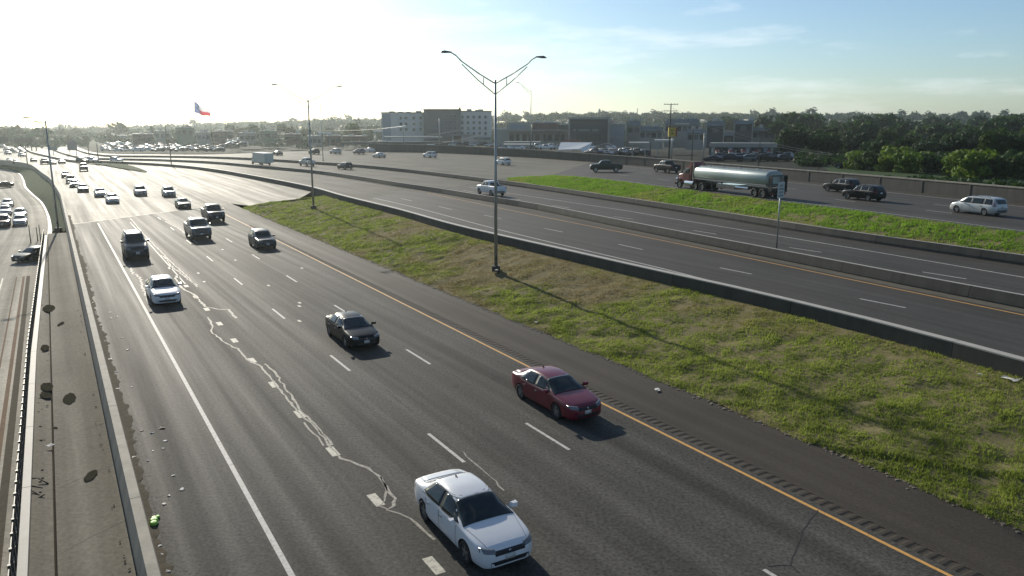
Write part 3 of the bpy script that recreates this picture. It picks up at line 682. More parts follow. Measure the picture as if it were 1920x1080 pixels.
# overhead wires
WR = bpy.data.materials.get('dark_steel')
def wire(a, b, sag, label):
    m = MB(); n = 14; pts = [a.lerp(b, k / n) - Vector((0, 0, sag * 4 * (k / n) * (1 - k / n))) for k in range(n + 1)]; l = a
    for q, w in zip(pts, pts[1:]): m.tube(q - l, w - l, .022, .022, 4, False)
    return tag(m.obj('power_line', STEEL, None, False, l), label, 'power line', 'power lines over the lots')
for x0, y0, x1, y1, Y0, Y1 in ((440, 247, 640, 250, 330, 300), (640, 250, 905, 262, 300, 250), (470, 262, 720, 268, 320, 280), (560, 240, 760, 236, 420, 330), (640, 262, 880, 240, 310, 270), (690, 274, 905, 252, 290, 255), (1254, 199, 1560, 288, 190, 150), (1254, 207, 1560, 291, 190, 150)):
    wire(PD(x0, y0, Y0), PD(x1, y1, Y1), 1.6, 'thin power line sagging over the lots beyond the highway')

# lane sign on the median barrier
sb = P(1456, 465, 2.60); t = tag(empty('road_sign', sb), 'white road sign with four dark lines of lettering on a post in the median barrier', 'sign')
ht = pole_z(sb, 1464, 369) - 2.70; htop = pole_z(sb, 1466, 339) - 2.70
m = MB(); m.tube((0, 0, -.1), (0, 0, htop - .1), .06, .055, 8); m.obj('post', STEEL, t, True)
rz = HEAD - math.pi / 2 + .18
sg = MB(); sg.box(-.44, .44, -.02, .02, ht, htop); so = sg.obj('sign_panel', plain('sign_white', (.40, .44, .44), .45, var=.08), t); so.rotation_euler = (0, 0, rz); so.location = Vector((.0, -.09, 0))
GLY = {'row': [(.0, .14, .22, .06)]}
for r_, widths in enumerate(((.13, .13, .13), (.12, .10, .12, .05, .14), (.15, .13, .14), (.16, .13, .12, .14))):
    x = -sum(widths) / 2 - .02 * (len(widths) - 1); zc = htop - .19 - r_ * (htop - ht - .2) / 4 - .06
    lm = MB()
    for w in widths:
        for zz in (-.055, .0, .055): lm.box(x, x + w * .95, -.026, -.021, zc + zz - .013, zc + zz + .013)
        lm.box(x, x + .03, -.026, -.021, zc - .068, zc + .068); x += w + .04
    lo = lm.obj('lettering', plain('sign_dark_print', (.03, .035, .035), .5) if 'sign_dark_print' not in MATS else MATS['sign_dark_print'], so)

# overhead sign bridge far left
ga = P(66, 283, 0); gt = tag(empty('sign_gantry', ga), 'dark overhead sign bridge seen from behind at the far left, over the glaring road', 'sign gantry')
sc = ga.y / 1480.0
for dx in (-6 * sc, 2.5 * sc):
    m = MB(); m.tube((dx, 0, -.3), (dx, 0, 21 * sc), .28, .22, 8); m.obj('post', DSTEEL, gt, True)
m = MB()
for z in (18 * sc, 22 * sc):
    for y in (-.5, .5): m.tube((-95 * sc, y - 12, z), (12 * sc, y, z), .12, .12, 6)
for k in range(14):
    x = -95 * sc + k * 107 * sc / 13; y = -12 + 12 * k / 13; m.tube((x, y - .5, 18 * sc), (x, y - .5, 22 * sc), .08, .08, 5)
m.obj('truss', DSTEEL, gt)
for k, (x0, x1, h0, h1) in enumerate(((-92, -58, 15, 27), (-56, -27, 15.5, 27), (-25, 10, 16, 25))):
    y0 = -12 + 12 * (x0 + 95) / 107; m = MB(); m.box(x0 * sc, x1 * sc, y0 - .95, y0 - .75, h0 * sc, h1 * sc); m.obj('sign_panel', DSTEEL, gt)
ga = P(137, 291, .2); t = tag(empty('overhead_sign', ga), 'grey rectangular back of a big road sign beside the far ramp', 'sign'); sc = ga.y / 1480
m = MB(); m.box(-9 * sc, 9 * sc, -.15, .1, 9 * sc, 28 * sc); m.obj('sign_panel', plain('sign_back', (.16, .16, .17), .5), t)
for dx in (-6, 6): m = MB(); m.tube((dx * sc, .25, -.2), (dx * sc, .25, 26 * sc), .14, .14, 6); m.obj('post', STEEL, t)
ga = P(98, 290, .1); t = tag(empty('overhead_sign', ga), 'small green road sign back beside the pole lamp at far left', 'sign'); sc = ga.y / 1480
m = MB(); m.box(-7 * sc, 11 * sc, -.1, .1, 8 * sc, 16 * sc); m.obj('sign_panel', plain('sign_green_back', (.10, .17, .17), .5), t)
m = MB(); m.tube((2 * sc, .2, -.2), (2 * sc, .2, 15 * sc), .14, .14, 6); m.obj('post', STEEL, t)
for px, py, top, lb in ((52, 312, 275, 'green dark pole where the left ramp meets the turf bank'), (168, 300, 270, 'short dark pole left of the far turf triangle'), (185, 304, 269, 'taller dark pole at the tip of the far turf triangle'), (322, 318, 264, 'thin pole on the far turf triangle corner')):
    b_ = P(px, py, 0); pole(b_, pole_z(b_, px, top), lb, (), DSTEEL, .18, 'thin poles along the far roads')
for x, y, h, lb in ((58, 456, 36, 'leftmost signal post by the dark car on the left frontage road'), (71, 452, 27, 'short stubby post between two posts by the dark car'), (77, 456, 36, 'right hand post nearest the railing by the dark car')):
    b_ = P(x, y, -2.3); sc = b_.y / 1480; pole(b_, h * sc, lb, (), DSTEEL, .07, 'thin posts on the left frontage road')
# yellow sign
yb = ground_at(1259, 176); t = tag(empty('pylon_sign', yb), 'yellow box sign with a red edge on a pole above the gas station', 'sign')
sc = 176 / 1481; zt = pole_z(yb, 1257, 239) - yb.z
m = MB(); m.tube((0, 0, -.2), (0, 0, zt - .2), .14, .12, 8); m.obj('post', STEEL, t, True)
m = MB(); m.box(-8 * sc, 5 * sc, -.35, .35, zt - 17 * sc, zt); m.obj('sign_box', plain('sign_yellow', (.46, .33, .02), .45), t)
m = MB(); m.box(5.02 * sc, 8 * sc, -.33, .33, zt - 17 * sc, zt); m.obj('edge_panel', plain('sign_red', (.25, .02, .02), .45), t)
m = MB(); m.box(-5 * sc, 2 * sc, -.37, -.352, zt - 6 * sc, zt - 4.5 * sc); m.box(-3 * sc, 1 * sc, -.37, -.352, zt - 12 * sc, zt - 9.5 * sc); m.obj('lettering', MATS['sign_dark_print'], t)
# flag
fb = PD(367, 245, 420); fb.z = 1.5; t = tag(empty('flagpole', fb), 'very tall white flagpole rising above the hazy lots at left', 'flagpole')
zt = pole_z(fb, 367, 189) - fb.z; m = MB(); m.tube((0, 0, -.2), (0, 0, zt), .13, .07, 8); m.obj('pole', plain('pole_white', (.7, .7, .7), .4), t, True)
m = MB(); m.lathe([(0, zt), (.22, zt + .12), (.22, zt + .3), (0, zt + .42)], 10, None, 'z'); m.obj('finial', CHROME, t)
FLB, FLW, FLR = leaf_mat('flag_blue', (.14, .18, .36), (.14, .18, .36), trans=.5), leaf_mat('flag_white', (.8, .8, .8), (.8, .8, .8), trans=.5), leaf_mat('flag_red', (.60, .03, .07), (.60, .03, .07), trans=.5)
sc = 420 / 1481
ft = tag(empty('flag', fb + Vector((.1, 0, zt))), 'blue, white and red flag with one star flying from the tall pole', 'flag')
def fpt(u, v):      # u along fly 0..1, v up 0..1
    L_, Hh = 31 * sc, 21 * sc
    x = L_ * u * .93; y = .9 * math.sin(u * 7 + v); z = -Hh * (1 - v) * (1 - .45 * u) - 17 * sc * u ** .8 + .25 * math.sin(u * 9)
    return Vector((x, y, z))
def fpatch(nm, u0, u1, v0, v1, mat, off=0):
    V = []; F = []; a, c = 8, 6
    for i in range(a + 1):
        for j in range(c + 1): V.append(fpt(u0 + (u1 - u0) * i / a, v0 + (v1 - v0) * j / c) + Vector((0, off, 0)))
    for i in range(a):
        for j in range(c): F.append((i * (c + 1) + j, (i + 1) * (c + 1) + j, (i + 1) * (c + 1) + j + 1, i * (c + 1) + j + 1))
    return link(nm, mesh(nm, V, F, mat, True), ft)
fpatch('blue_field', 0, .33, 0, 1, FLB); fpatch('white_stripe', .33, 1, .5, 1, FLW); fpatch('red_stripe', .33, 1, 0, .5, FLR)
st = [(.165 + .12 * (1 if k % 2 == 0 else .4) * math.sin(k * math.pi / 5), .5 + .2 * (1 if k % 2 == 0 else .4) * math.cos(k * math.pi / 5)) for k in range(10)]
for off in (-.06, .06):
    V = [fpt(.165, .5) + Vector((0, off, 0))] + [fpt(*q) + Vector((0, off, 0)) for q in st]; link('star', mesh('star', V, [(0, 1 + k, 1 + (k + 1) % 10) for k in range(10)], FLW), ft)

# ------------------------------------------------------------------ vehicles
def pchip(pts):
    pts = sorted(pts); X = [p[0] for p in pts]; Y = [p[1] for p in pts]; n = len(X)
    d = [(Y[i + 1] - Y[i]) / (X[i + 1] - X[i]) for i in range(n - 1)]
    m = [d[0]] + [0 if d[i - 1] * d[i] <= 0 else 2 * d[i - 1] * d[i] / (d[i - 1] + d[i]) for i in range(1, n - 1)] + [d[-1]]
    def f(x):
        if x <= X[0]: return Y[0]
        if x >= X[-1]: return Y[-1]
        i = max(j for j in range(n - 1) if X[j] <= x); h = X[i + 1] - X[i]; t = (x - X[i]) / h
        return (2 * t ** 3 - 3 * t ** 2 + 1) * Y[i] + (t ** 3 - 2 * t ** 2 + t) * h * m[i] + (3 * t ** 2 - 2 * t ** 3) * Y[i + 1] + (t ** 3 - t ** 2) * h * m[i + 1]
    return f
CARS = dict(
 sedan=dict(L=2.42, T=[(2.42, .63), (2.37, .71), (2.2, .79), (1.7, .90), (1.22, .985), (.76, 1.20), (.28, 1.385), (-.4, 1.45), (-1.0, 1.42), (-1.35, 1.30), (-1.72, 1.10), (-2.0, 1.06), (-2.3, 1.02), (-2.42, .86)],
   B=[(2.42, .59), (2.2, .72), (1.6, .84), (1.0, .91), (-1.5, .99), (-2.2, .95), (-2.42, .78)], O=[(2.42, .25), (2.3, .19), (1.5, .19), (-1.5, .19), (-2.25, .27), (-2.42, .45)],
   W=[(2.42, .58), (2.36, .70), (2.2, .80), (1.8, .875), (1, .905), (-1, .91), (-1.8, .88), (-2.25, .80), (-2.38, .72), (-2.42, .64)], RW=.60, wx=(1.42, -1.38), wr=.335,
   wind=((1.19, .80), (.32, .61)), rear=((-1.70, .68), (-1.14, .55)), side=[((.98, -.20), (.28, -.20)), ((-.25, -1.40), (-.32, -1.0))], sz=(.975, 1.365), hood=(2.2, 1.27, .60, .76), lid=(-1.80, -2.28),
   hl=(.43, .80, .62, .76), grille=(.45, .56, .69), intake=(.58, .29, .41), tl=(.42, .82, .78, .92), doors=((.88, -.20), (-.24, -1.14)), dz=(.30, .92)),
 suv=dict(L=2.38, T=[(2.38, .70), (2.34, .84), (2.15, .96), (1.6, 1.06), (1.0, 1.13), (.60, 1.42), (.25, 1.63), (-.4, 1.71), (-1.4, 1.70), (-1.95, 1.63), (-2.12, 1.45), (-2.27, 1.15), (-2.38, .9)],
   B=[(2.38, .64), (2.1, .84), (1, 1.03), (-1.5, 1.08), (-2.2, 1.05), (-2.38, .82)], O=[(2.38, .40), (2.25, .28), (1.5, .25), (-1.5, .25), (-2.25, .32), (-2.38, .5)],
   W=[(2.38, .66), (2.32, .78), (2.1, .88), (1.7, .92), (1, .94), (-1.5, .94), (-2.1, .90), (-2.3, .84), (-2.38, .76)], RW=.68, wx=(1.42, -1.36), wr=.37,
   wind=((.98, .80), (.34, .66)), rear=((-2.24, .70), (-2.02, .60)), side=[((.74, -.22), (.22, -.22)), ((-.30, -1.22), (-.30, -1.22)), ((-1.30, -2.0), (-1.30, -1.85))], sz=(1.10, 1.58), hood=(2.1, 1.05, .66, .80), lid=None,
   hl=(.50, .86, .74, .90), grille=(.46, .58, .82), intake=(.6, .36, .50), tl=(.62, .92, .95, 1.30), doors=((.72, -.24), (-.28, -1.20)), dz=(.36, 1.04)),
 minivan=dict(L=2.56, T=[(2.56, .70), (2.50, .84), (2.3, .97), (1.95, 1.10), (1.6, 1.24), (1.1, 1.52), (.65, 1.69), (-.1, 1.77), (-1.6, 1.74), (-2.2, 1.68), (-2.38, 1.5), (-2.50, 1.1), (-2.56, .9)],
   B=[(2.56, .60), (2.2, .82), (1.4, .98), (0, 1.03), (-2.2, 1.06), (-2.56, .8)], O=[(2.56, .36), (2.4, .24), (1.5, .21), (-1.6, .21), (-2.4, .28), (-2.56, .45)],
   W=[(2.56, .62), (2.48, .78), (2.2, .9), (1.7, .96), (1, .98), (-1.8, .98), (-2.3, .94), (-2.5, .88), (-2.56, .8)], RW=.72, wx=(1.60, -1.42), wr=.35,
   wind=((1.58, .80), (.76, .66)), rear=((-2.46, .76), (-2.32, .66)), side=[((1.18, .16), (.58, .16)), ((.08, -1.18), (.08, -1.18)), ((-1.26, -2.12), (-1.26, -2.04))], sz=(1.10, 1.60), hood=(2.28, 1.58, .64, .78), lid=None,
   hl=(.46, .86, .66, .84), grille=(.42, .52, .70), intake=(.6, .30, .44), tl=(.72, .96, .95, 1.35), doors=((1.0, .14), (.08, -1.16)), dz=(.32, 1.04)),
 pickup=dict(L=2.9, T=[(2.9, .92), (2.87, 1.12), (2.74, 1.24), (2.1, 1.31), (1.45, 1.36), (1.12, 1.62), (.82, 1.86), (.3, 1.95), (-.60, 1.94), (-.84, 1.84), (-.93, 1.45), (-.97, 1.37), (-1.6, 1.37), (-2.7, 1.37), (-2.87, 1.35), (-2.9, 1.2)],
   B=[(2.9, .86), (2.7, 1.12), (1.4, 1.25), (-.9, 1.28), (-2.8, 1.29), (-2.9, 1.1)], O=[(2.9, .52), (2.75, .40), (2, .38), (-2.6, .42), (-2.9, .58)],
   W=[(2.9, .86), (2.84, .96), (2.66, .995), (2, 1.01), (-2.7, 1.01), (-2.87, .985), (-2.9, .95)], RW=.78, wx=(1.92, -1.75), wr=.41,
   wind=((1.40, .88), (.90, .76)), rear=((-.92, .70), (-.83, .62)), side=[((1.14, .28), (.76, .28)), ((.20, -.68), (.20, -.62))], sz=(1.33, 1.83), hood=(2.70, 1.5, .80, .90), lid=None,
   hl=(.62, .96, .84, 1.10), grille=(.58, .76, 1.10), intake=(.62, .48, .60), tl=(.82, .98, .98, 1.32), doors=((1.14, .24), (.18, -.70)), dz=(.50, 1.25)),
)
def body_me(name, sp, nx=44, half=12, wells=True, bed=False):
    L = sp['L']; T, B, O, Wf = pchip(sp['T']), pchip(sp['B']), pchip(sp['O']), pchip(sp['W'])
    xs = sorted(set([round(-L * math.cos(math.pi * i / (nx - 1)) * .35 + (-L + 2 * L * i / (nx - 1)) * .65, 4) for i in range(nx)])); rings = []
    for x in xs:
        zt, zb, zo, w = T(x), B(x), O(x), Wf(x); zb = min(zb, zt - .02); zo = min(zo, zb - .08)
        pr = [(0, zo), (w * .80, zo), (w * .93, zo + .03), (w * .975, zo + .12), (w, zo + (zb - zo) * .45), (w * .995, zo + (zb - zo) * .75), (w * .97, zb)]
        c = min(1, max(0, (zt - zb - .14) / .22)); c = c * c * (3 - 2 * c); rw = sp['RW'] * min(1, w / max(Wf(0), .1) + .05)
        for k in range(1, 8):
            a = math.pi / 2 * k / 7; hy, hz = w * .97 * math.cos(a) ** .75, zb + (zt - zb) * math.sin(a) ** .8
            cab = [(w * .945, zb + .025), (w * .945 + (rw - w * .945) * .5, zb + (zt - zb) * .46), (rw + .035, zt - .13), (rw - .02, zt - .055), (rw * .82, zt - .022), (rw * .45, zt - .005), (0, zt)][k - 1]
            pr.append((hy + (cab[0] - hy) * c, hz + (cab[1] - hz) * c))
        pr[-1] = (0, pr[-1][1]); ring = [(x, y, z) for y, z in pr] + [(x, -y, z) for y, z in reversed(pr[1:-1])]; rings.append(ring)
    k = len(rings[0]); V = [v for r in rings for v in r]; F = []
    for i in range(len(rings) - 1):
        for j in range(k): F.append((i * k + j, i * k + (j + 1) % k, (i + 1) * k + (j + 1) % k, (i + 1) * k + j))
    F += [tuple(range(k)), tuple(range(len(rings) * k - 1, (len(rings) - 1) * k - 1, -1))]
    me = mesh(name, V, F, [PAINT['white'], BLACKP]); bm = bmesh.new(); bm.from_mesh(me); bmesh.ops.recalc_face_normals(bm, faces=bm.faces[:]); bm.to_mesh(me); bm.free()
    tree = BVHTree.FromPolygons([v.co.copy() for v in me.vertices], [tuple(p.vertices) for p in me.polygons])
    if wells:
        cut = MB(); cut.mi = 1; Wm = Wf(0)
        for x in sp['wx']:
            for s in (-1, 1):
                y0, y1 = sorted((s * (Wm - .30), s * (Wm + .25))); V = []; n = 22; r = sp['wr'] * 1.14
                cut.tube((x, y0, sp['wr']), (x, y1, sp['wr']), r, r, n)
        if bed: cut.mi = 1; cut.box(-2.80, -1.02, -.84, .84, .72, 1.6)
        cm = cut.me('cutter', [PAINT['white'], BLACKP]); bm = bmesh.new(); bm.from_mesh(cm); bmesh.ops.recalc_face_normals(bm, faces=bm.faces[:]); bm.to_mesh(cm); bm.free()
        a = bpy.data.objects.new('a', me); c = bpy.data.objects.new('c', cm); COL.objects.link(a); COL.objects.link(c)
        md = a.modifiers.new('b', 'BOOLEAN'); md.object = c; md.operation = 'DIFFERENCE'; md.solver = 'EXACT'; md.material_mode = 'INDEX'
        dg = bpy.context.evaluated_depsgraph_get(); dg.update(); me2 = bpy.data.meshes.new_from_object(a.evaluated_get(dg)); me2.name = name
        bpy.data.objects.remove(a); bpy.data.objects.remove(c); me = me2
    for p in me.polygons: p.use_smooth = len(p.vertices) <= 6
    try: me.set_sharp_from_angle(angle=R(38))
    except Exception: pass
    return me, tree
def patch(name, tree, quad, axis, d=.006, n=8, m=5, mat=None, th=.012):
    rim = th > .007
    """four-cornered panel laid on the body: quad = 4 points (bl, br, tr, tl); cast along -axis"""
    q = [Vector(p) for p in quad]; ax = Vector(axis); V = []; Nn = []
    for j in range(m + 1):
        for i in range(n + 1):
            p = q[0].lerp(q[1], i / n).lerp(q[3].lerp(q[2], i / n), j / m)
            h = tree.ray_cast(p + ax * 6, -ax, 12)
            if h[0] is None: h = tree.find_nearest(p)
            nrm = h[1] if h[1].dot(ax) > 0 else -h[1]; V.append(h[0] + nrm * d); Nn.append(nrm)
    W_ = n + 1; F = [(j * W_ + i, j * W_ + i + 1, (j + 1) * W_ + i + 1, (j + 1) * W_ + i) for j in range(m) for i in range(n)]
    b = [i for i in range(W_)] + [j * W_ + n for j in range(1, m + 1)] + [m * W_ + i for i in range(n - 1, -1, -1)] + [j * W_ for j in range(m - 1, 0, -1)]
    base = len(V); V2 = V + [V[i] - Nn[i] * th for i in b]; k = len(b)
    if rim: F += [(b[i], b[(i + 1) % k], base + (i + 1) % k, base + i) for i in range(k)]
    me = mesh(name, V2 if rim else V, F, mat); bm = bmesh.new(); bm.from_mesh(me); bmesh.ops.recalc_face_normals(bm, faces=bm.faces[:])
    bm.faces.ensure_lookup_table()
    if bm.faces[0].normal.dot(ax) < 0: bmesh.ops.reverse_faces(bm, faces=bm.faces[:])
    bm.to_mesh(me); bm.free()
    for i, p in enumerate(me.polygons): p.use_smooth = i < n * m
    return me
def wheel_me(r, w=.22):
    t = MB(); t.lathe([(r * .66, -w / 2), (r * .93, -w / 2), (r, -w / 2 + .035), (r, w / 2 - .035), (r * .93, w / 2), (r * .66, w / 2), (r * .66, -w / 2)], 24)
    tm = t.me('wheel', TYRE, True)
    q = MB(); q.lathe([(r * .67, -.09), (r * .67, .085), (r * .60, .095), (r * .58, .04), (.0, .03)], 24)
    for k in range(5):
        a = 2 * math.pi * k / 5; M = Matrix.Rotation(a, 4, 'Y'); q.box(-.035, .035, .035, .088, 0, r * .62, M)
    q.tube((0, .03, 0), (0, .095, 0), .06, .05, 10); return tm, q.me('rim', RIM)
PART = {}
def make_parts(kind):
    """meshes of one kind of vehicle: list of (name, mesh, matrix, parent index, painted)"""
    sp = CARS[kind]; L = sp['L']; me, tree = body_me('body', sp, bed=kind == 'pickup'); P_ = [('body', me, None, None, True)]
    def add(n, m, M=None, par=None, painted=False): P_.append((n, m, M, par, painted)); return len(P_) - 1
    (xb, yb), (xt, yt) = sp['wind']; add('windscreen', patch('windscreen', tree, [(xb, -yb, 0), (xb, yb, 0), (xt, yt, 0), (xt, -yt, 0)], (0, 0, 1), n=18, m=14, d=.013, mat=GLASS, th=.03))
    (xb, yb), (xt, yt) = sp['rear']
    if kind in ('suv', 'minivan', 'pickup'):
        za, zc = (sp['sz'][0] + .06, sp['sz'][1] - .04); add('rear_window', patch('rear_window', tree, [(0, yb, za), (0, -yb, za), (0, -yt, zc), (0, yt, zc)], (-1, 0, 0), n=8, mat=GLASS)) if kind != 'pickup' else add('rear_window', patch('rear_window', tree, [(-.92, yb, 1.36), (-.92, -yb, 1.36), (-.84, -yt, 1.72), (-.84, yt, 1.72)], (-1, 0, 0), n=8, mat=GLASS))
    else: add('rear_window', patch('rear_window', tree, [(xb, yb, 0), (xb, -yb, 0), (xt, -yt, 0), (xt, yt, 0)], (0, 0, 1), n=8, mat=GLASS))
    z0, z1 = sp['sz']
    for s in (1, -1):
        (a0, _), (c0, _) = sp['side'][0]; (_, b0), (_, e0) = sp['side'][-1]; add('window_trim', patch('window_trim', tree, [(a0 + .05, 0, z0 - .025), (b0 - .05, 0, z0 - .025), (e0 - .03, 0, z1 + .02), (c0 + .03, 0, z1 + .02)], (0, s, 0), d=.003, n=12, mat=BLACKP, th=.006))
        for (a, b), (c, e) in sp['side']: add('side_window', patch('side_window', tree, [(a, 0, z0), (b, 0, z0), (e, 0, z1), (c, 0, z1)], (0, s, 0), mat=GLASS))
        for (a, b) in sp['doors']:
            i = add('door', patch('door', tree, [(a, 0, sp['dz'][0]), (b, 0, sp['dz'][0]), (b, 0, sp['dz'][1] - .02), (a, 0, sp['dz'][1] - .02)], (0, s, 0), d=.003, n=8, m=8, mat=PAINT['white'], th=.006), None, None, True)
            h = MB(); y = pchip(sp['W'])(b) + .0; h.cbox((b + .16, s * (y + .02), sp['dz'][1] - .13), (.18, .045, .035)); add('handle', h.me('handle', CHROME), None, i)
        for xs_ in (sp['doors'][0][0] + .015, sp['doors'][0][1] - .02, sp['doors'][-1][1] - .015): add('door_seam', patch('door_seam', tree, [(xs_ + .008, 0, sp['dz'][0] - .02), (xs_ - .008, 0, sp['dz'][0] - .02), (xs_ - .008, 0, sp['dz'][1] - .02), (xs_ + .008, 0, sp['dz'][1] - .02)], (0, s, 0), d=.005, n=1, m=8, mat=BLACKP, th=.006))
        ha, hb, ya, yc = sp['hood']; add('bonnet_seam', patch('bonnet_seam', tree, [(ha, s * ya, 0), (ha, s * (ya + .010), 0), (hb, s * (yc + .010), 0), (hb, s * yc, 0)], (0, 0, 1), d=.006, n=1, m=8, mat=BLACKP, th=.006))
        m = MB(); xm = sp['doors'][0][0] - .06; ym = pchip(sp['W'])(xm); zm = sp['sz'][0] + .06
        m.add([(xm + .10, s * (ym + .04), zm - .06), (xm + .13, s * (ym + .17), zm - .05), (xm + .13, s * (ym + .18), zm + .08), (xm + .10, s * (ym + .05), zm + .07), (xm - .02, s * (ym - .06), zm - .08), (xm - .02, s * (ym + .17), zm - .06), (xm - .02, s * (ym + .18), zm + .09), (xm - .02, s * (ym - .0), zm + .07)],
              [(0, 1, 2, 3), (7, 6, 5, 4), (0, 4, 5, 1), (1, 5, 6, 2), (2, 6, 7, 3), (3, 7, 4, 0)]); add('wing_mirror', m.me('wing_mirror', PAINT['white']), None, None, True)
        ya, yc, za, zc = sp['hl']; add('headlight', patch('headlight', tree, [(0, s * ya, za), (0, s * yc, za + .05), (0, s * yc, zc + .02), (0, s * ya, zc - .03)], (1, 0, 0), mat=LAMPG, n=6, m=4))
        ya, yc, za, zc = sp['tl']; add('tail_light', patch('tail_light', tree, [(0, s * ya, za), (0, s * yc, za), (0, s * yc, zc), (0, s * ya, zc)], (-1, 0, 0), mat=TAILR, n=6, m=4))
    a, b, ya, yc = sp['hood']; add('bonnet', patch('bonnet', tree, [(a, -ya, 0), (a, ya, 0), (b, yc, 0), (b, -yc, 0)], (0, 0, 1), n=10, m=8, d=.003, mat=PAINT['white'], th=.006), None, None, True)
    if sp['lid']: a, b = sp['lid']; add('boot_lid', patch('boot_lid', tree, [(b, -.60, 0), (b, .60, 0), (a, .66, 0), (a, -.66, 0)], (0, 0, 1), n=8, m=5, mat=PAINT['white']), None, None, True)
    y, za, zc = sp['grille']; g = add('grille', patch('grille', tree, [(0, -y, za), (0, y, za), (0, y * 1.05, zc), (0, -y * 1.05, zc)], (1, 0, 0), mat=BLACKP, n=8))
    for k in (.3, .62): zz = za + (zc - za) * k; add('grille_bar', patch('grille_bar', tree, [(0, -y * .96, zz - .009), (0, y * .96, zz - .009), (0, y * .96, zz + .009), (0, -y * .96, zz + .009)], (1, 0, 0), d=.012, mat=BLACKP if kind == 'sedan' else RIM, n=6, m=1), None, g)
    m = MB(); zz = (za + zc) / 2; h = tree.ray_cast(Vector((6, 0, zz)), Vector((-1, 0, 0)), 9)[0]; m.tube((h.x + .0, 0, zz), (h.x + .03, 0, zz), .05, .044, 14); add('emblem', m.me('emblem', CHROME))
    y, za, zc = sp['intake']; add('air_intake', patch('air_intake', tree, [(0, -y, za), (0, y, za), (0, y, zc), (0, -y, zc)], (1, 0, 0), mat=BLACKP, n=8))
    zz = sp['intake'][2] + .04; add('licence_plate', patch('licence_plate', tree, [(0, -.15, zz - .05), (0, .15, zz - .05), (0, .15, zz + .10), (0, -.15, zz + .10)], (1, 0, 0), d=.022, mat=PLATE, n=2, m=1))
    zz = sp['tl'][2] - .05; add('licence_plate', patch('licence_plate', tree, [(0, .15, zz - .07), (0, -.15, zz - .07), (0, -.15, zz + .08), (0, .15, zz + .08)], (-1, 0, 0), d=.02, mat=PLATE, n=2, m=1))
    zz = pchip(sp['O'])(-L) ; add('rear_bumper_trim', patch('rear_bumper_trim', tree, [(0, .62, zz + .02), (0, -.62, zz + .02), (0, -.62, zz + .13), (0, .62, zz + .13)], (-1, 0, 0), mat=BLACKP, n=6, m=2))
    if kind in ('suv', 'minivan'):
        for s in (1, -1):
            m = MB(); zr = pchip(sp['T'])(-.6); yr = sp['RW'] - .06
            m.tube((.1, s * yr, zr + .02), (-1.7, s * yr, zr + .02), .022, .022, 6)
            for x in (.1, -.8, -1.7): m.tube((x, s * yr, zr - .1), (x, s * yr, zr + .02), .02, .02, 6)
            add('roof_rail', m.me('roof_rail', BLACKP))
    else:
        m = MB(); zr = pchip(sp['T'])(-.85); m.add([(-.75, -.02, zr - .03), (-.75, .02, zr - .03), (-.95, .015, zr - .03), (-.95, -.015, zr - .03), (-.93, 0, zr + .09)], [(0, 1, 4), (1, 2, 4), (2, 3, 4), (3, 0, 4)])
        if kind == 'sedan': add('antenna', m.me('antenna', BLACKP))
    tm, rmh = wheel_me(sp['wr']); Wm = pchip(sp['W'])(0)
    for x in sp['wx']:
        for s in (1, -1):
            M = Matrix.Translation((x, s * (Wm - .125), sp['wr'])) @ (Matrix.Rotation(math.pi, 4, 'Z') if s < 0 else Matrix.Identity(4))
            i = add('wheel', tm, M); add('rim', rmh, Matrix.Identity(4), i)
    return P_
def vehicle(kind, loc, heading, paint, name, label, cat='car', group=None, scale=1.0):
    if kind == 'pickup' and scale == 1.0: scale = (1.0, 1.0, 1.1)
    if kind == 'minivan' and scale == 1.0: scale = .95
    if kind not in PART: PART[kind] = make_parts(kind)
    t = tag(empty(name, loc, heading), label, cat, group); t.scale = (scale,) * 3 if not isinstance(scale, tuple) else scale; objs = []
    for n, me, M, par, painted in PART[kind]:
        o = bpy.data.objects.new(n, me); COL.objects.link(o); o.parent = t if par is None else objs[par]
        if M is not None: o.matrix_local = M
        if painted: o.material_slots[0].link = 'OBJECT'; o.material_slots[0].material = PAINT[paint]
        objs.append(o)
    return t
TOWARD = HEAD + math.pi
def nh(kind, px, py, tt, paint, name, label, group=None, cat='car', scale=1.0):
    """a car on the near carriageway whose front bumper foot shows at px, py; tt = lane offset"""
    s, t = toST(P(px, py, .1)); L = CARS[kind]['L'] * (scale if not isinstance(scale, tuple) else scale[0]); t = t if tt is None else tt
    return vehicle(kind, ST(s + L, t, .004), TOWARD, paint, name, label, cat, group, scale)
nh('sedan', 928, 1074, 9.5, 'white', 'sedan', 'white sedan in front, nearest the camera at the bottom of the highway', scale=(.965, 1.0, .98))
nh('sedan', 1066, 797, 17.55, 'cherry', 'sedan', 'dark cherry red sedan driving beside the yellow edge line')
nh('sedan', 684, 654, 13.55, 'black', 'sedan', 'black sedan in the lane behind the red sedan')
nh('sedan', 304, 573, 5.8, 'white', 'sedan', 'small white sedan in the lane by the sealed cracks', scale=(1.0, 1.03, 1.1))
nh('suv', 252, 489, 5.9, 'charcoal', 'van', 'tall dark van with a bright roof behind the small white sedan', cat='van', scale=(1.12, 1.05, 1.36))
nh('pickup', 380, 450, None, 'grey', 'pickup_truck', 'grey pickup truck with sunlit hood edge, second lane from the left', cat='pickup')
nh('suv', 503, 467, None, 'charcoal', 'suv', 'charcoal suv beside the yellow line with both headlights glinting', cat='suv')
nh('pickup', 408, 417, None, 'charcoal', 'pickup_truck', 'dark pickup truck with glaring bonnet, just before the concrete joint', cat='pickup')
nh('sedan', 348, 391, None, 'black', 'sedan', 'dark sedan on the concrete just beyond the joint line')
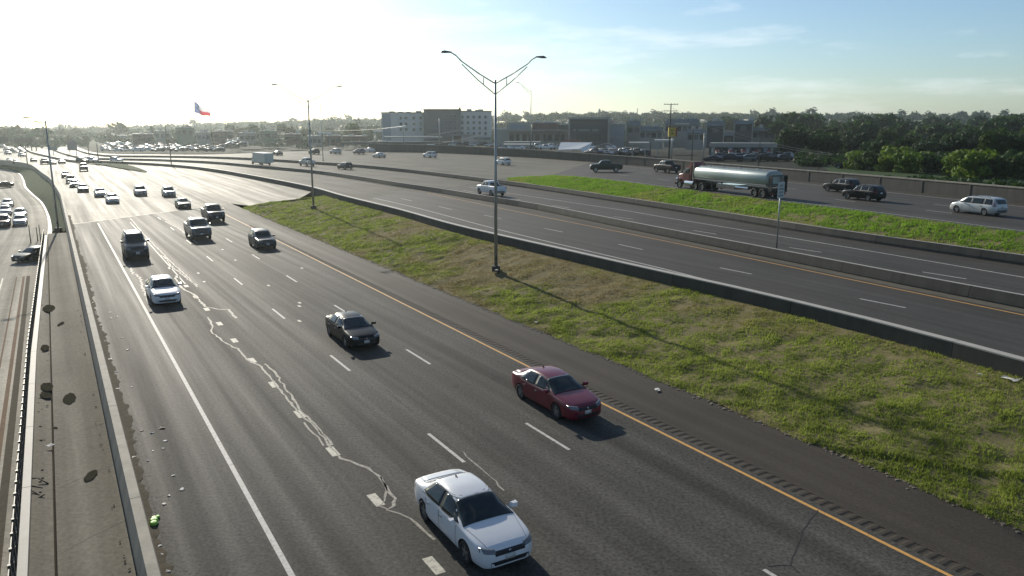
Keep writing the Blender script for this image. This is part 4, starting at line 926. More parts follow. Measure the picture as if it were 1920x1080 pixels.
for px, py, k, c, lb in ((320, 369, 'suv', 'silver', 'pale suv glinting in the sun beyond the dark sedan'), (266, 367, 'suv', 'silver', 'glinting suv in the sun glare, left of the pale suv'), (190, 369, 'sedan', 'silver', 'sedan in the strongest glare, left of another low sedan'),
    (213, 381, 'sedan', 'white', 'low white sedan almost lost in the road glare'), (157, 360, 'sedan', 'charcoal', 'dark sedan at the glaring left lane edge, nearest of a row'), (141, 351, 'sedan', 'grey', 'second sedan of the row along the glaring left lane edge'), (134, 344, 'suv', 'charcoal', 'third in the row along the glaring lane edge, a dark suv'),
    (124, 333, 'sedan', 'charcoal', 'last sedan of the row along the glaring left lane edge'), (158, 321, 'pickup', 'charcoal', 'dark pickup far up in the middle of the glaring road')):
    nh(k, px, py, None, c, {'suv': 'suv', 'sedan': 'sedan', 'pickup': 'pickup_truck'}[k], lb, 'traffic in the sun glare', {'suv': 'suv', 'sedan': 'car', 'pickup': 'pickup'}[k])
def along(path, q):
    i = min(range(len(path)), key=lambda j: (path[j] - q).length_squared); d = path[min(len(path) - 1, i + 1)] - path[max(0, i - 1)]; return math.atan2(d.y, d.x)
FRT = []
def fr_hit(px, py):
    if not FRT:
        for o in (FR, bpy.data.objects['frontage_concrete']): FRT.append(BVHTree.FromPolygons([v.co.copy() for v in o.data.vertices], [tuple(p.vertices) for p in o.data.polygons]))
    d = (P(px, py, 0) - Vector((0, 0, CAMH))).normalized(); hs = [t.ray_cast(Vector((0, 0, CAMH)), d, 3000) for t in FRT]; hs = [h for h in hs if h[0] is not None]
    return min(hs, key=lambda h: h[3])[0]
def away(kind, px, py, z, path, paint, name, label, cat='car', group=None, scale=1.0):
    """a vehicle driving away; px, py = ground under its middle"""
    q = P(px, py, z) if path is not FRL else fr_hit(px, py).copy(); q.z += .01; return vehicle(kind, q, along(path, q), paint, name, label, cat, group, scale)
away('pickup', 921, 366, 1.9, CB_, 'white', 'pickup_truck', 'white crew cab pickup passing behind the tall lamp post', 'pickup')
away('suv', 647, 317.5, 1.9, CB_, 'charcoal', 'suv', 'dark suv on the far main lanes between the two lamp posts', 'suv')
away('pickup', 576, 311.5, 1.9, CB_, 'silver', 'pickup_truck', 'silver pickup with bright glint, beside the farther lamp post', 'pickup')
away('minivan', 1832, 401, 3.7, FRL, 'silver', 'minivan', 'silver minivan on the right frontage road, rightmost vehicle', 'minivan')
away('suv', 1618, 375, 3.7, FRL, 'black', 'suv', 'black suv on the frontage road, nearer of two dark suvs', 'suv')
away('suv', 1577, 360, 3.7, FRL, 'black', 'suv', 'black suv close to the wall, behind another black suv', 'suv')
away('pickup', 1250, 324, 3.7, FRL, 'black', 'pickup_truck', 'black pickup just ahead of the red tanker cab', 'pickup')
away('pickup', 1136, 322.5, 3.7, FRL, 'darkgreen', 'pickup_truck', 'dark green pickup above the left end of the grass strip', 'pickup')
away('suv', 943, 309, 3.6, FRL, 'white', 'suv', 'white suv directly behind the tall lamp post', 'suv', scale=.97)
away('suv', 806, 295.5, 3.6, FRL, 'white', 'suv', 'white suv in front of the hotel by the panel wall', 'suv')
away('sedan', 711, 295.5, 3.5, FRL, 'silver', 'sedan', 'silver hatchback on the frontage road left of the hotel', 'car')
away('suv', 673, 289, 3.4, FRL, 'grey', 'suv', 'grey suv following the silver hatchback', 'suv')
away('sedan', 693, 285.5, 3.4, FRL, 'white', 'sedan', 'pale sedan close to the wall beyond the silver hatchback', 'car')
away('suv', 629, 288.5, 3.3, FRL, 'silver', 'suv', 'pale suv farther along the frontage road', 'suv')
away('suv', 589, 289, 3.2, FRL, 'black', 'suv', 'dark suv above the far barrier beside the farther lamp post', 'suv')
away('sedan', 520, 291.5, 2.8, FRL, 'darkgreen', 'sedan', 'dark greenish sedan right of the box truck', 'car')
q = ground_at(1590, 152); vehicle('sedan', q, HEAD + .3, 'black', 'parked_car', 'dark parked car with a glint just behind the panel wall by the bushes')
# left frontage
for px, py, k, c, a, lb in ((66, 493, 'sedan', 'darkgreen', HEAD + 2.4, 'dark car waiting on the left frontage road beside the railing'), (38, 424, 'sedan', 'white', TOWARD, 'white sedan waiting on the left frontage road, front of the right row'), (38, 410, 'sedan', 'silver', TOWARD, 'silver sedan behind the white one in the right row'),
    (5, 428, 'suv', 'charcoal', TOWARD, 'dark suv cut by the left picture edge, front of the left row'), (10, 404, 'sedan', 'white', TOWARD, 'white sedan in the middle of the left row'), (14, 390, 'sedan', 'silver', TOWARD, 'silver sedan last in the left row'), (3, 353, 'sedan', 'black', HEAD + 2.0, 'black sedan alone at the left picture edge near the bend')):
    s_, t_ = toST(P(px, py, -2.3)); vehicle(k, P(px, py, -2.29) + U * 2.2, a, c, 'sedan' if k == 'sedan' else 'suv', lb, 'car' if k == 'sedan' else 'suv')

# box truck on the far main lanes
q = P(488, 309, 1.9); q.z = 1.91; t = tag(empty('box_truck', q, along(CB_, q)), 'pale blue grey box truck on the far main lanes left of the far lamp post', 'truck'); t.scale = (1, .95, .82)
m = MB(); m.box(-7.4, 2.2, -1.25, 1.25, .95, 3.9); m.obj('cargo_box', plain('box_truck_panel', (.30, .36, .36), .5), t)
m = MB(); m.poly([(2.35, -1.1), (3.9, -1.05), (4.3, -.85), (4.3, .85), (3.9, 1.05), (2.35, 1.1)], .55, 1.6); m.poly([(2.35, -1.05), (3.5, -1.0), (3.5, 1.0), (2.35, 1.05)], 1.6, 2.5); m.obj('cab', PAINT['silver'], t)
m = MB(); m.box(3.502, 3.52, -.9, .9, 1.65, 2.4); m.obj('windscreen', GLASS, t)
for s in (-1, 1):
    m = MB(); m.box(2.6, 3.35, s * 1.06 - .01, s * 1.06 + .01, 1.7, 2.35); m.obj('side_window', GLASS, t)
m = MB(); m.box(-7.3, 2.4, -.5, .5, .6, .9); m.obj('chassis', BLACKP, t)
TW, TRM = wheel_me(.48, .3)
for x in (3.2, -4.6):
    for s in (1, -1):
        w = link('wheel', TW, t, (x, s * 1.0, .48)); link('rim', TRM, w)
# tanker truck
q = fr_hit(1361, 361).copy(); hd = along(FRL, q); q.z += .01
t = tag(empty('tanker_truck', q, hd), 'tanker truck with dark red cab pulling a long silver tank', 'tanker truck'); t.scale = (1.07, 1.0, 1.05)
RED = PAINT['maroon']
def truck(name, build, mat, par=None, smooth=False):
    m = MB(); build(m); return m.obj(name, mat, par or t, smooth)
def hoodshape(m):
    V = []; 
    for x, w, z0, z1 in ((8.6, .55, .75, 1.55), (8.5, .72, .7, 1.75), (7.2, .88, .7, 1.95)): V += [(x, -w, z0), (x, w, z0), (x, w, z1 - .15), (x, w * .8, z1), (x, -w * .8, z1), (x, -w, z1 - .15)]
    F = [(i * 6 + j, i * 6 + (j + 1) % 6, (i + 1) * 6 + (j + 1) % 6, (i + 1) * 6 + j) for i in range(2) for j in range(6)] + [(5, 4, 3, 2, 1, 0), tuple(range(12, 18))]; m.add(V, F)
truck('bonnet', hoodshape, RED)
truck('cab', lambda m: m.add([(7.2, -1.05, .75), (7.2, 1.05, .75), (5.45, 1.1, .75), (5.45, -1.1, .75), (7.2, -1.05, 1.9), (7.2, 1.05, 1.9), (6.75, .95, 2.75), (6.75, -.95, 2.75), (5.45, 1.1, 2.9), (5.45, -1.1, 2.9)],
    [(3, 2, 1, 0), (0, 1, 5, 4), (4, 5, 6, 7), (7, 6, 8, 9), (9, 8, 2, 3), (1, 2, 8, 6, 5), (0, 4, 7, 9, 3)]), RED)
truck('windscreen', lambda m: m.add([(7.16, -.92, 1.99), (7.16, .92, 1.99), (6.80, .84, 2.69), (6.80, -.84, 2.69)], [(0, 1, 2, 3)]), GLASS)
for s in (-1, 1):
    dr = truck('door', lambda m: m.box(5.75, 6.95, min(s * 1.085, s * 1.13), max(s * 1.085, s * 1.13), .95, 1.85), RED)
    truck('handle', lambda m: m.cbox((5.9, s * 1.14, 1.6), (.16, .05, .05)), CHROME, dr)
    truck('side_window', lambda m: m.add([(6.98, s * 1.085, 1.93), (5.75, s * 1.11, 1.93), (5.75, s * 1.09, 2.62), (6.72, s * 1.0, 2.62)], [(0, 1, 2, 3)]), GLASS)
    truck('exhaust_stack', lambda m: (m.tube((5.2, s * .95, 1.0), (5.2, s * .95, 3.3), .09, .09, 10), m.tube((5.2, s * .95, 1.2), (5.2, s * .95, 2.3), .13, .13, 10)), CHROME)
    truck('fuel_tank', lambda m: m.tube((4.9, s * .95, .75), (6.6, s * .95, .75), .33, .33, 14), CHROME, smooth=False)
    truck('mud_guard', lambda m: [m.box(7.85 + .62 * math.cos(a) - .14, 7.85 + .62 * math.cos(a) + .14, min(s * .78, s * 1.2), max(s * .78, s * 1.2), .55 + .62 * math.sin(a) - .05, .55 + .62 * math.sin(a) + .05) for a in (.25, .75, 1.25, 1.75, 2.25, 2.8)], RED)
    truck('headlight', lambda m: m.tube((8.3, s * .92, 1.15), (8.62, s * .92, 1.15), .15, .16, 12), CHROME)
    truck('wing_mirror', lambda m: m.cbox((7.0, s * 1.38, 2.15), (.10, .22, .55)), CHROME)
truck('grille', lambda m: m.box(8.6, 8.64, -.48, .48, .8, 1.5), CHROME)
truck('bumper', lambda m: m.box(8.62, 8.85, -1.15, 1.15, .42, .74), CHROME)
truck('air_deflector', lambda m: m.add([(6.6, -.8, 2.80), (6.6, .8, 2.80), (5.5, .9, 2.92), (5.5, -.9, 2.92), (5.6, .9, 3.35), (5.6, -.9, 3.35)], [(0, 1, 4, 5), (1, 2, 4), (0, 5, 3), (2, 3, 5, 4), (0, 3, 2, 1)]), RED)
truck('chassis', lambda m: (m.box(-8.6, 8.4, -.45, -.3, .75, 1.0), m.box(-8.6, 8.4, .3, .45, .75, 1.0), m.box(-8.6, -8.5, -1.1, 1.1, .45, .65)), BLACKP)
TANK = plain('polished_tank', (.29, .34, .33), .44, metal=.6, var=.05)
def tankshape(m):
    prof = []
    for k in range(40):
        a = 2 * math.pi * k / 40; e = .72; c, s2 = math.cos(a), math.sin(a); prof.append((1.22 * math.copysign(abs(c) ** e, c), .86 * math.copysign(abs(s2) ** e, s2)))
    V = []; st_ = [(-8.15, .80), (-8.0, .95), (-7.8, 1.0), (-4, 1.0), (0, 1.0), (4.55, 1.0), (4.75, .95), (4.88, .80)]
    for x, k in st_: V += [(x, y * k, 2.05 + z * k) for y, z in prof]
    n = 40; F = [(i * n + j, i * n + (j + 1) % n, (i + 1) * n + (j + 1) % n, (i + 1) * n + j) for i in range(len(st_) - 1) for j in range(n)] + [tuple(range(n - 1, -1, -1)), tuple(range((len(st_) - 1) * n, len(st_) * n))]; m.add(V, F)
tk = truck('tank', tankshape, TANK, smooth=True); tk.data.set_sharp_from_angle(angle=R(40))
for x in (-5.3, -2.3, .7, 3.2):
    truck('hatch', lambda m: (m.tube((x, 0, 2.86), (x, 0, 3.02), .26, .24, 14), m.tube((x, 0, 3.02), (x, 0, 3.08), .10, .10, 8)), STEEL, tk)
truck('walkway', lambda m: (m.box(-7.6, 4.3, -.62, -.56, 2.90, 2.98), m.box(-7.6, 4.3, .56, .62, 2.90, 2.98)), STEEL, tk)
truck('side_rail', lambda m: (m.box(-8.0, 4.7, -1.27, -1.2, 1.35, 1.46), m.box(-8.0, 4.7, 1.2, 1.27, 1.35, 1.46)), STEEL, tk)
truck('rear_rack', lambda m: (m.box(-8.75, -8.2, -1.1, -1.02, .7, 2.5), m.box(-8.75, -8.2, 1.02, 1.1, .7, 2.5), m.box(-8.75, -8.66, -1.1, 1.1, 2.4, 2.5), m.box(-8.75, -8.66, -1.1, 1.1, 1.5, 1.6)), DSTEEL)
truck('valve_box', lambda m: (m.box(-2.6, .6, -1.0, 1.0, .55, 1.05), m.tube((-4.8, .8, .85), (-.9, .8, .85), .16, .16, 10), m.tube((-4.8, -.8, .85), (-.9, -.8, .85), .16, .16, 10)), CHROME)
truck('landing_leg', lambda m: (m.box(1.6, 1.8, -.8, -.65, .25, 1.2), m.box(1.6, 1.8, .65, .8, .25, 1.2)), DSTEEL)
for x, dual in ((7.85, 0), (4.5, 1), (3.2, 1), (-6.1, 1), (-7.4, 1)):
    for s in (1, -1):
        w = link('wheel', TW, t, (x, s * .98, .50)); w.rotation_euler = (0, 0, 0 if s > 0 else math.pi); w.scale = (1.05, 1.6 if dual else 1.0, 1.05); link('rim', TRM, w)
for s in (-1, 1): truck('tail_light', lambda m: m.box(-8.64, -8.6, min(s * .7, s * 1.0), max(s * .7, s * 1.0), .48, .62), TAILR)

# ------------------------------------------------------------------ hills and far woods
LZ = 3.68
def sky_top(px):     # photo height of the tree line at each column
    pts = [(-200, 247), (0, 244), (90, 243), (150, 241), (225, 235), (300, 233), (400, 229), (500, 226), (600, 223), (720, 221), (930, 215), (1000, 212), (1150, 210), (1300, 211), (1450, 211), (1600, 211), (1800, 214), (2000, 214), (2300, 214)]
    for (a, ya), (b, yb) in zip(pts, pts[1:]):
        if a <= px <= b: return ya + (yb - ya) * (px - a) / (b - a)
    return pts[-1][1] if px > 0 else pts[0][1]
V = []; F = []; nA, nR = 90, 12
pxs = [-900 + 3800 * i / (nA - 1) for i in range(nA)]
def hill_z(px, r):     # r 0..1 from foot (500 m) to crest (1150 m)
    Yc = 1150.0; top = PD(px, sky_top(px), Yc).z - 11.0; k = r * r * (3 - 2 * r)
    return -3.5 + (max(top, 1.0) + 3.5) * k
def hill_pt(px, r):
    Yc = 420 + 730 * r; p = PD(px, 240, Yc); return Vector((p.x, Yc, hill_z(px, r)))
for px in pxs:
    for j in range(nR): V.append(hill_pt(px, j / (nR - 2)) if j < nR - 1 else hill_pt(px, 1.0) + Vector((0, 500, -40)))
F = [(i * nR + j, (i + 1) * nR + j, (i + 1) * nR + j + 1, i * nR + j + 1) for i in range(nA - 1) for j in range(nR - 1)]
hm = mesh('hills', V, F, plain('hill_scrub', (.045, .055, .035), .95, var=.3, scale=.02), True); tag(link('hills', hm), kind='structure')
def leaf_cloud(K, rad, size, seed, lobes=None, flat=1.0):
    """K leaf-sized quads spread over and through a lumpy crown; returns (K*4,3)"""
    g = np.random.default_rng(seed); lobes = lobes or 16
    c = g.normal(0, 1, (lobes, 3)); c /= np.linalg.norm(c, axis=1)[:, None]; c *= (.35 + .45 * g.random((lobes, 1))); c[:, 2] = c[:, 2] * .85 * flat
    lr = .26 + .24 * g.random(lobes); li = g.integers(0, lobes, K)
    d = g.normal(0, 1, (K, 3)); d /= np.linalg.norm(d, axis=1)[:, None]
    p = (c[li] + d * (lr[li] * (.55 + .5 * g.random(K) ** .5))[:, None]) * np.array(rad)
    a = g.normal(0, 1, (K, 3)); a = a - d * (a * d).sum(1)[:, None] * .6; a /= np.linalg.norm(a, axis=1)[:, None]
    b = np.cross(a, d + g.normal(0, .5, (K, 3))); b /= np.linalg.norm(b, axis=1)[:, None]
    s = size * (.5 + .9 * g.random((K, 1)))
    return np.stack([p - a * s, p - b * s * .55, p + a * s, p + b * s * .55], 1).reshape(-1, 3)
def quads_me(name, V, mat):
    n = len(V) // 4; me = bpy.data.meshes.new(name); me.vertices.add(len(V)); me.vertices.foreach_set('co', V.astype(np.float32).ravel())
    me.loops.add(len(V)); me.loops.foreach_set('vertex_index', np.arange(len(V), dtype=np.int32)); me.polygons.add(n)
    me.polygons.foreach_set('loop_start', np.arange(0, 4 * n, 4, dtype=np.int32)); me.materials.append(mat); me.update(calc_edges=True); return me
protos = [leaf_cloud(70, (5.5, 5.5, 5.0), 1.5, 50 + k, 7) for k in range(6)]
woods = []
for k in range(3600):
    px = random.uniform(-500, 2500); r = random.random() ** .8
    if k % 3 == 0: r = random.uniform(.9, 1.02)
    p = hill_pt(px, min(1, r)); s = random.uniform(.75, 1.25) * (1.0 if random.random() > .05 else 1.45)
    a = random.random() * 6.28; ca, sa = math.cos(a), math.sin(a); q = protos[k % 6] * s
    woods.append(np.stack([q[:, 0] * ca - q[:, 1] * sa + p.x, q[:, 0] * sa + q[:, 1] * ca + p.y, q[:, 2] * 1.0 + p.z + 5.0 * s], 1))
tag(link('far_woods', quads_me('far_woods', np.concatenate(woods), LEAFFAR)), 'far off hazy wooded ridge along the horizon', kind='stuff')

# ------------------------------------------------------------------ single trees
TREES = []
def trunk_me(h, r, seed, spread):
    g = random.Random(seed); m = MB(); top = Vector((g.uniform(-.2, .2), g.uniform(-.2, .2), h * .55)); m.tube((0, 0, -.5), top, r, r * .6, 7)
    for k in range(5):
        a = k * 1.26 + g.random(); e = Vector((math.cos(a) * spread * .6, math.sin(a) * spread * .6, h * g.uniform(.68, .9))); b = top * g.uniform(.7, 1.0); m.tube(b, e, r * .42, r * .14, 5)
    return m.me('trunk', BARK, True)
for k, (rx, rz, h, mat, lobes, K, sz) in enumerate(((4.2, 3.6, 9.5, 0, 20, 2600, .42), (3.4, 3.9, 9.0, 1, 16, 2200, .40), (5.0, 3.8, 10.5, 0, 24, 3000, .46), (3.0, 2.6, 6.5, 2, 16, 1900, .34), (2.4, 1.7, 3.6, 1, 14, 1500, .26), (2.6, 1.9, 3.8, 2, 15, 1700, .26))):
    c = leaf_cloud(K, (rx, rx, rz), sz, 100 + k, lobes); zc = min(h - rz * .95, rz * .95 + .9) if h > 5 else rz * .78; c[:, 2] += zc
    TREES.append((quads_me('crown', c, LEAF[mat]), trunk_me((zc + rz * .5) / .9, .24 if h > 5 else .1, k, rx), h))
for k in range(3):      # coarse trees for the distance
    c = leaf_cloud(420, (4.6, 4.6, 4.0), .95, 200 + k, 12); c[:, 2] += 5.2; TREES.append((quads_me('crown', c, LEAF[k % 2]), trunk_me(7, .3, 30 + k, 4), 9.2))
def tree(k, p, s, label, group, name='tree', cat='tree'):
    cm, tm, h = TREES[k]; t = tag(empty(name, p, random.random() * 6.28), label, cat, group); t.scale = (s * random.uniform(.92, 1.08), s * random.uniform(.92, 1.08), s)
    link('trunk', tm, t); link('crown', cm, t); return t
def gpt(px, Y, z=LZ): p = PD(px, 300, Y); return Vector((p.x, Y, z))
# right hand side: bushes at the wall and the dense trees behind
for px, Y, k, s, lb in ((1660, 143, 5, .95, 'low yellow green bush at the wall, left of the big bush'), (1702, 138, 5, 1.2, 'leafy light green bush beside the dark pole behind the wall'), (1828, 124, 5, 1.5, 'biggest bright green bush right behind the panel wall'), (1795, 131, 5, 1.1, 'light green bush left shoulder of the biggest bush'), (1870, 122, 4, 1.2, 'dark bush at the right end of the wall'), (1735, 139, 4, 1.2, 'dark bush between the two light green bushes'), (1912, 124, 4, 1.4, 'dark bush cut by the right picture edge')):
    tree(k, gpt(px, Y), s, lb, 'bushes behind the wall', 'bush', 'bush')
for px, Y, k, s, lb in ((1640, 165, 0, .72, 'round dark tree at the left end of the trees behind the wall'), (1690, 168, 1, .72, 'second dark tree behind the leafy bush'), (1748, 160, 2, .72, 'wide dark tree behind the dark pole'), (1800, 158, 0, .80, 'dark tree right behind the biggest bush'), (1862, 150, 1, .95, 'tall dark tree over the right end of the wall'), (1915, 150, 2, 1.0, 'wide tall tree at the right picture edge'), (1945, 165, 0, 1.2, 'tall dark tree partly outside the right edge')):
    tree(k, gpt(px, Y), s, lb, 'trees behind the panel wall')
kk = 0; rnd = random.Random(11)
for px, Y in ((1608, 150), (1630, 146), (1680, 150), (1722, 146), (1760, 143), (1778, 138), (1812, 136), (1850, 132), (1888, 130), (1900, 138), (1930, 128), (1655, 158), (1740, 152), (1825, 146)):
    tree(4 + (px % 3 == 0), gpt(px, Y), rnd.uniform(.9, 1.5), 'dark green shrub in the thicket behind the panel wall', 'shrubs in the thicket behind the wall', 'shrub', 'bush')
for px, Y, s in [(1480 + 34 * i + rnd.uniform(-12, 12), 215 + rnd.uniform(-18, 30), rnd.uniform(.75, 1.05)) for i in range(14)] + [(1470 + 30 * i + rnd.uniform(-14, 14), 300 + rnd.uniform(-30, 50), rnd.uniform(.95, 1.35)) for i in range(18)] + [(1430 + 26 * i + rnd.uniform(-10, 10), 430 + rnd.uniform(-50, 60), rnd.uniform(1.25, 1.75)) for i in range(22)]:
    tree(kk % 4 if Y < 260 else 6 + kk % 3, gpt(px, Y), s, ('green tree in the nearest row of the dense wooded block at right' if Y < 255 else 'green tree in the middle of the dense wooded block at right' if Y < 365 else 'distant green tree at the back of the wooded block at right'), 'trees of the dense wooded block at right'); kk += 1
for px, Y, s, lb in ((1500, 420, 2.1, 'big dome shaped tree standing above the tree line right of the shops'), (1365, 520, 2.0, 'wide tree crown rising above the shop roofs'), (1640, 380, 1.9, 'broad tall tree in the wooded block'), (1880, 300, 1.7, 'tallest tree crown near the right picture edge')):
    tree(2, gpt(px, Y), s, lb, 'big trees above the tree line')
for i in range(46):
    px = -10 + 1440 * i / 46 + rnd.uniform(-14, 14); Y = rnd.uniform(430, 620) if px > 250 else rnd.uniform(560, 800); z = LZ if px > 420 else 1.0
    tree(6 + i % 3, gpt(px, Y, z), rnd.uniform(.7, 1.25), ('hazy tree behind the hotel and the strip shops' if px > 700 else 'hazy tree behind the lots between the flag and the hotel' if px > 380 else 'hazy tree at far left behind the lots left of the flag'), 'hazy trees among the distant lots')
for px, Y, s, lb in ((10, 500, 1.5, 'dark hazy tree left of the gantry top'), (35, 520, 1.6, 'dark hazy tree behind the sign bridge'), (56, 540, 1.3, 'dark hazy tree above the right end of the sign bridge'), (228, 620, 1.9, 'wide tree standing above the hazy tree line at left')):
    tree(6, gpt(px, Y, -1), s, lb, 'dark trees at far left')

i_a, i_b = near_idx(WB_, 2050, 396, 3.7), near_idx(WB_, 1545, 343, 3.7)
sheet('wall_turf', [p + Vector((0, 0, .02)) for p in offset(WB_, .5)[i_a:i_b]] + [gpt(1500, 260, LZ + .02), gpt(1420, 480, LZ + .02), gpt(2150, 480, LZ + .02), gpt(2150, 160, LZ + .02)], EMBK)
ug = []; gb_ = [leaf_cloud(160, (1.6, 1.6, 1.1), .34, 300 + k, 8) for k in range(5)]
for k in range(900):
    px = rnd.uniform(1500, 2080) if k < 600 else rnd.uniform(1440, 2000); Y = rnd.uniform(150, 260) if k < 600 else rnd.uniform(260, 480); p = gpt(px, Y); 
    if Y < 160 and px < 1640: continue
    a = rnd.random() * 6.28; q = gb_[k % 5] * rnd.uniform(.7, 1.7) * (1 if Y < 260 else 1.6); ug.append(np.stack([q[:, 0] * math.cos(a) - q[:, 1] * math.sin(a) + p.x, q[:, 0] * math.sin(a) + q[:, 1] * math.cos(a) + p.y, q[:, 2] + p.z + .7], 1))
for k in range(240):
    px = rnd.uniform(1600, 2060); i_ = near_idx(WB_, px, 382 - (1920 - px) * .104, 3.7); p = WB_[i_] + side(WB_, i_) * rnd.uniform(5.5, 13.0) + Vector((rnd.uniform(-3, 3), rnd.uniform(-2, 2), 0)); a = rnd.random() * 6.28
    q = gb_[k % 5] * rnd.uniform(.5, 1.15); ug.append(np.stack([q[:, 0] * math.cos(a) - q[:, 1] * math.sin(a) + p.x, q[:, 0] * math.sin(a) + q[:, 1] * math.cos(a) + p.y, q[:, 2] + LZ + .45], 1))
tag(link('undergrowth', quads_me('undergrowth', np.concatenate(ug), LEAF[0])), 'dense green undergrowth below the trees at right', kind='stuff')

# ------------------------------------------------------------------ buildings
STUC = plain('hotel_stucco', (.50, .51, .48), .8, var=.08, scale=.2); STUD = plain('hotel_dark_stone', (.12, .125, .125), .8, var=.2, scale=.3); STUB = plain('hotel_blue_panel', (.20, .25, .29), .7, var=.1)
WIN = plain('window_glass', (.018, .024, .028), .35, spec=.25, var=.2); TRIM = plain('pale_trim', (.48, .47, .43), .6, var=.1); ROOFM = plain('flat_roof', (.34, .33, .30), .7, var=.15)
BRK = plain('maroon_brick', (.13, .075, .07), .85, var=.2); SHOP = plain('shop_stucco', (.27, .27, .245), .85, var=.15, scale=.2); SHOPD = plain('shop_dark', (.055, .065, .065), .7, var=.2); MANS = plain('mansard_roof', (.13, .145, .14), .8, var=.2)
WHT = plain('white_canopy', (.72, .71, .66), .5, var=.06); RDP = plain('red_fascia', (.28, .03, .03), .6, var=.1)
class Bld:
    """a building whose parts are laid out facing the camera: x in photo columns, y in photo rows at its own distance"""
    def __init__(s, name, label, px, Y, group=None, z=LZ, turn=0.0, cat='building'):
        s.Y = Y; s.px = px; s.p = gpt(px, Y, z); s.sc = Y / 1481.0; s.az = math.atan2(s.p.x, Y); s.t = tag(empty(name, s.p, -s.az + turn), label, cat, group); s.k = s.sc / math.cos(s.az)
    def X(s, px): return (px - s.px) * s.k * math.cos(s.az)
    def Z(s, py): return max(0.0, PD(s.px, py, s.Y).z - s.p.z)
    def box(s, name, x0, x1, y1, y0=None, d0=0.0, d1=14.0, mat=None, par=None):
        m = MB(); m.box(s.X(x0), s.X(x1), d0, d1, -.3 if y0 is None else s.Z(y0), s.Z(y1)); return m.obj(name, mat, par or s.t)
    def units(s, x0, x1, y, n, dep=8):
        for k in range(n): x = x0 + (x1 - x0) * (k + .5 + random.uniform(-.25, .25)) / n; w = random.uniform(1.2, 2.6); d = random.uniform(3, dep); m = MB(); z = s.Z(y); m.box(s.X(x), s.X(x) + w, d, d + 1.6, z - .1, z + random.uniform(.6, 1.3)); m.obj('roof_unit', STEEL, s.t)
    def window(s, x, y, w, h, d, par=None):
        m = MB(); m.box(s.X(x - w / 2), s.X(x + w / 2), d - .03, d + .04, s.Z(y + h / 2), s.Z(y - h / 2)); f = m.obj('window', TRIM, par or s.t)
        e = .14 * s.sc * 2; m = MB(); m.box(s.X(x - w / 2) + e, s.X(x + w / 2) - e, d - .05, d - .031, s.Z(y + h / 2) + e, s.Z(y - h / 2) - e); m.obj('pane', WIN, f)
h = Bld('hotel', 'five storey grey hotel with a dark central tower', 820, 362)
h.box('wall', 718, 796, 212, None, 0, 17, STUC); h.box('parapet', 717, 797, 210.5, 212, -.3, 17.3, STUD)
h.box('blue_panel', 720, 735, 214, 262, -.12, -.001, STUB)
h.box('tower', 797, 865, 207, None, -3.2, 18, STUD); h.box('tower_cap', 796, 866, 204.8, 207, -3.8, 18.4, BLACKP)
h.box('wall', 865, 923, 209, None, -.8, 16.2, STUC); h.box('parapet', 865.5, 924, 207.6, 209, -1.1, 16.4, STUD)
h.box('roof_vent', 862, 865, 201.5, 205, 0, 1, BLACKP); h.box('roof_hood', 899, 908, 204.5, 208, 3, 6, STEEL)
for x in (753.5, 763.5, 777.5, 790.5):
    for y in (221.5, 232.5, 243): h.window(x, y, 5, 5.6, -.03)
for x in (868, 878.5, 889.5, 900.5, 911.5):
    for y in (219.5, 230, 240.5, 250.5): h.window(x, y, 4.8, 5.8, -.83)
for x in (838, 846, 854):
    for y in (218, 229, 240, 250): h.window(x, y, 4.4, 5.2, -3.23)
h.units(722, 792, 212, 4); h.units(870, 898, 209, 2); h.box('entrance_canopy', 845, 884, 251, 254, -12, -3.3, SHOP); 
for x in (848, 866, 880): h.box('column', x, x + 2, 254, None, -11.5, -10.9, STUC)
h.box('ground_band', 890, 922, 258, 261.5, -1.4, -.85, STUD); h.box('string_course', 736, 796, 248.5, 249.8, -.15, -.001, TRIM)
s1 = Bld('shop_building', 'low shop row with framed blue grey sign panel and maroon brick, right of the hotel', 995, 330)
s1.box('wall', 926, 1064, 243, None, 0, 22, SHOP); s1.box('parapet', 926, 951, 239.8, 243, -.3, 2, TRIM)
s1.box('sign_tower', 951, 994, 229.5, 244, -1.6, 6, SHOP); s1.box('sign_panel', 956, 985, 234, 241.5, -1.75, -1.605, STUB)
s1.box('brick_wall', 998, 1046, 230.5, 243, .8, 12, BRK); s1.box('cornice', 996, 1048, 228.5, 230.5, .3, 12.4, TRIM); s1.box('cornice', 1048, 1065, 232.4, 234.4, 0, 9, TRIM); s1.box('wall', 1048, 1065, 234.4, 243, .2, 9, SHOPD)
s1.box('canopy', 950, 1064, 243.5, 246, -3.4, -.002, SHOP)
s1.units(930, 995, 243, 3); s1.units(1000, 1044, 230.5, 3); s1.units(1048, 1064, 234.4, 2)
for k in range(9): s1.box('shop_window', 955 + k * 12, 963.5 + k * 12, 252, 264, -.06, -.003, WIN)
for k in range(6): s1.box('column', 953 + k * 21, 955 + k * 21, 246, None, -3.2, -2.7, SHOP)
s2 = Bld('store_building', 'big box store front with pale frame and white letters on a dark face', 1103, 318)
s2.box('wall', 1068, 1138, 224, None, 0, 30, SHOPD); s2.box('frame', 1064.5, 1068, 220, None, -1.4, 3, SHOP); s2.box('frame', 1138, 1142, 220, None, -1.4, 3, SHOP); s2.box('frame', 1068, 1138, 220, 223.9, -1.4, 3, SHOP)
x = 1073.5
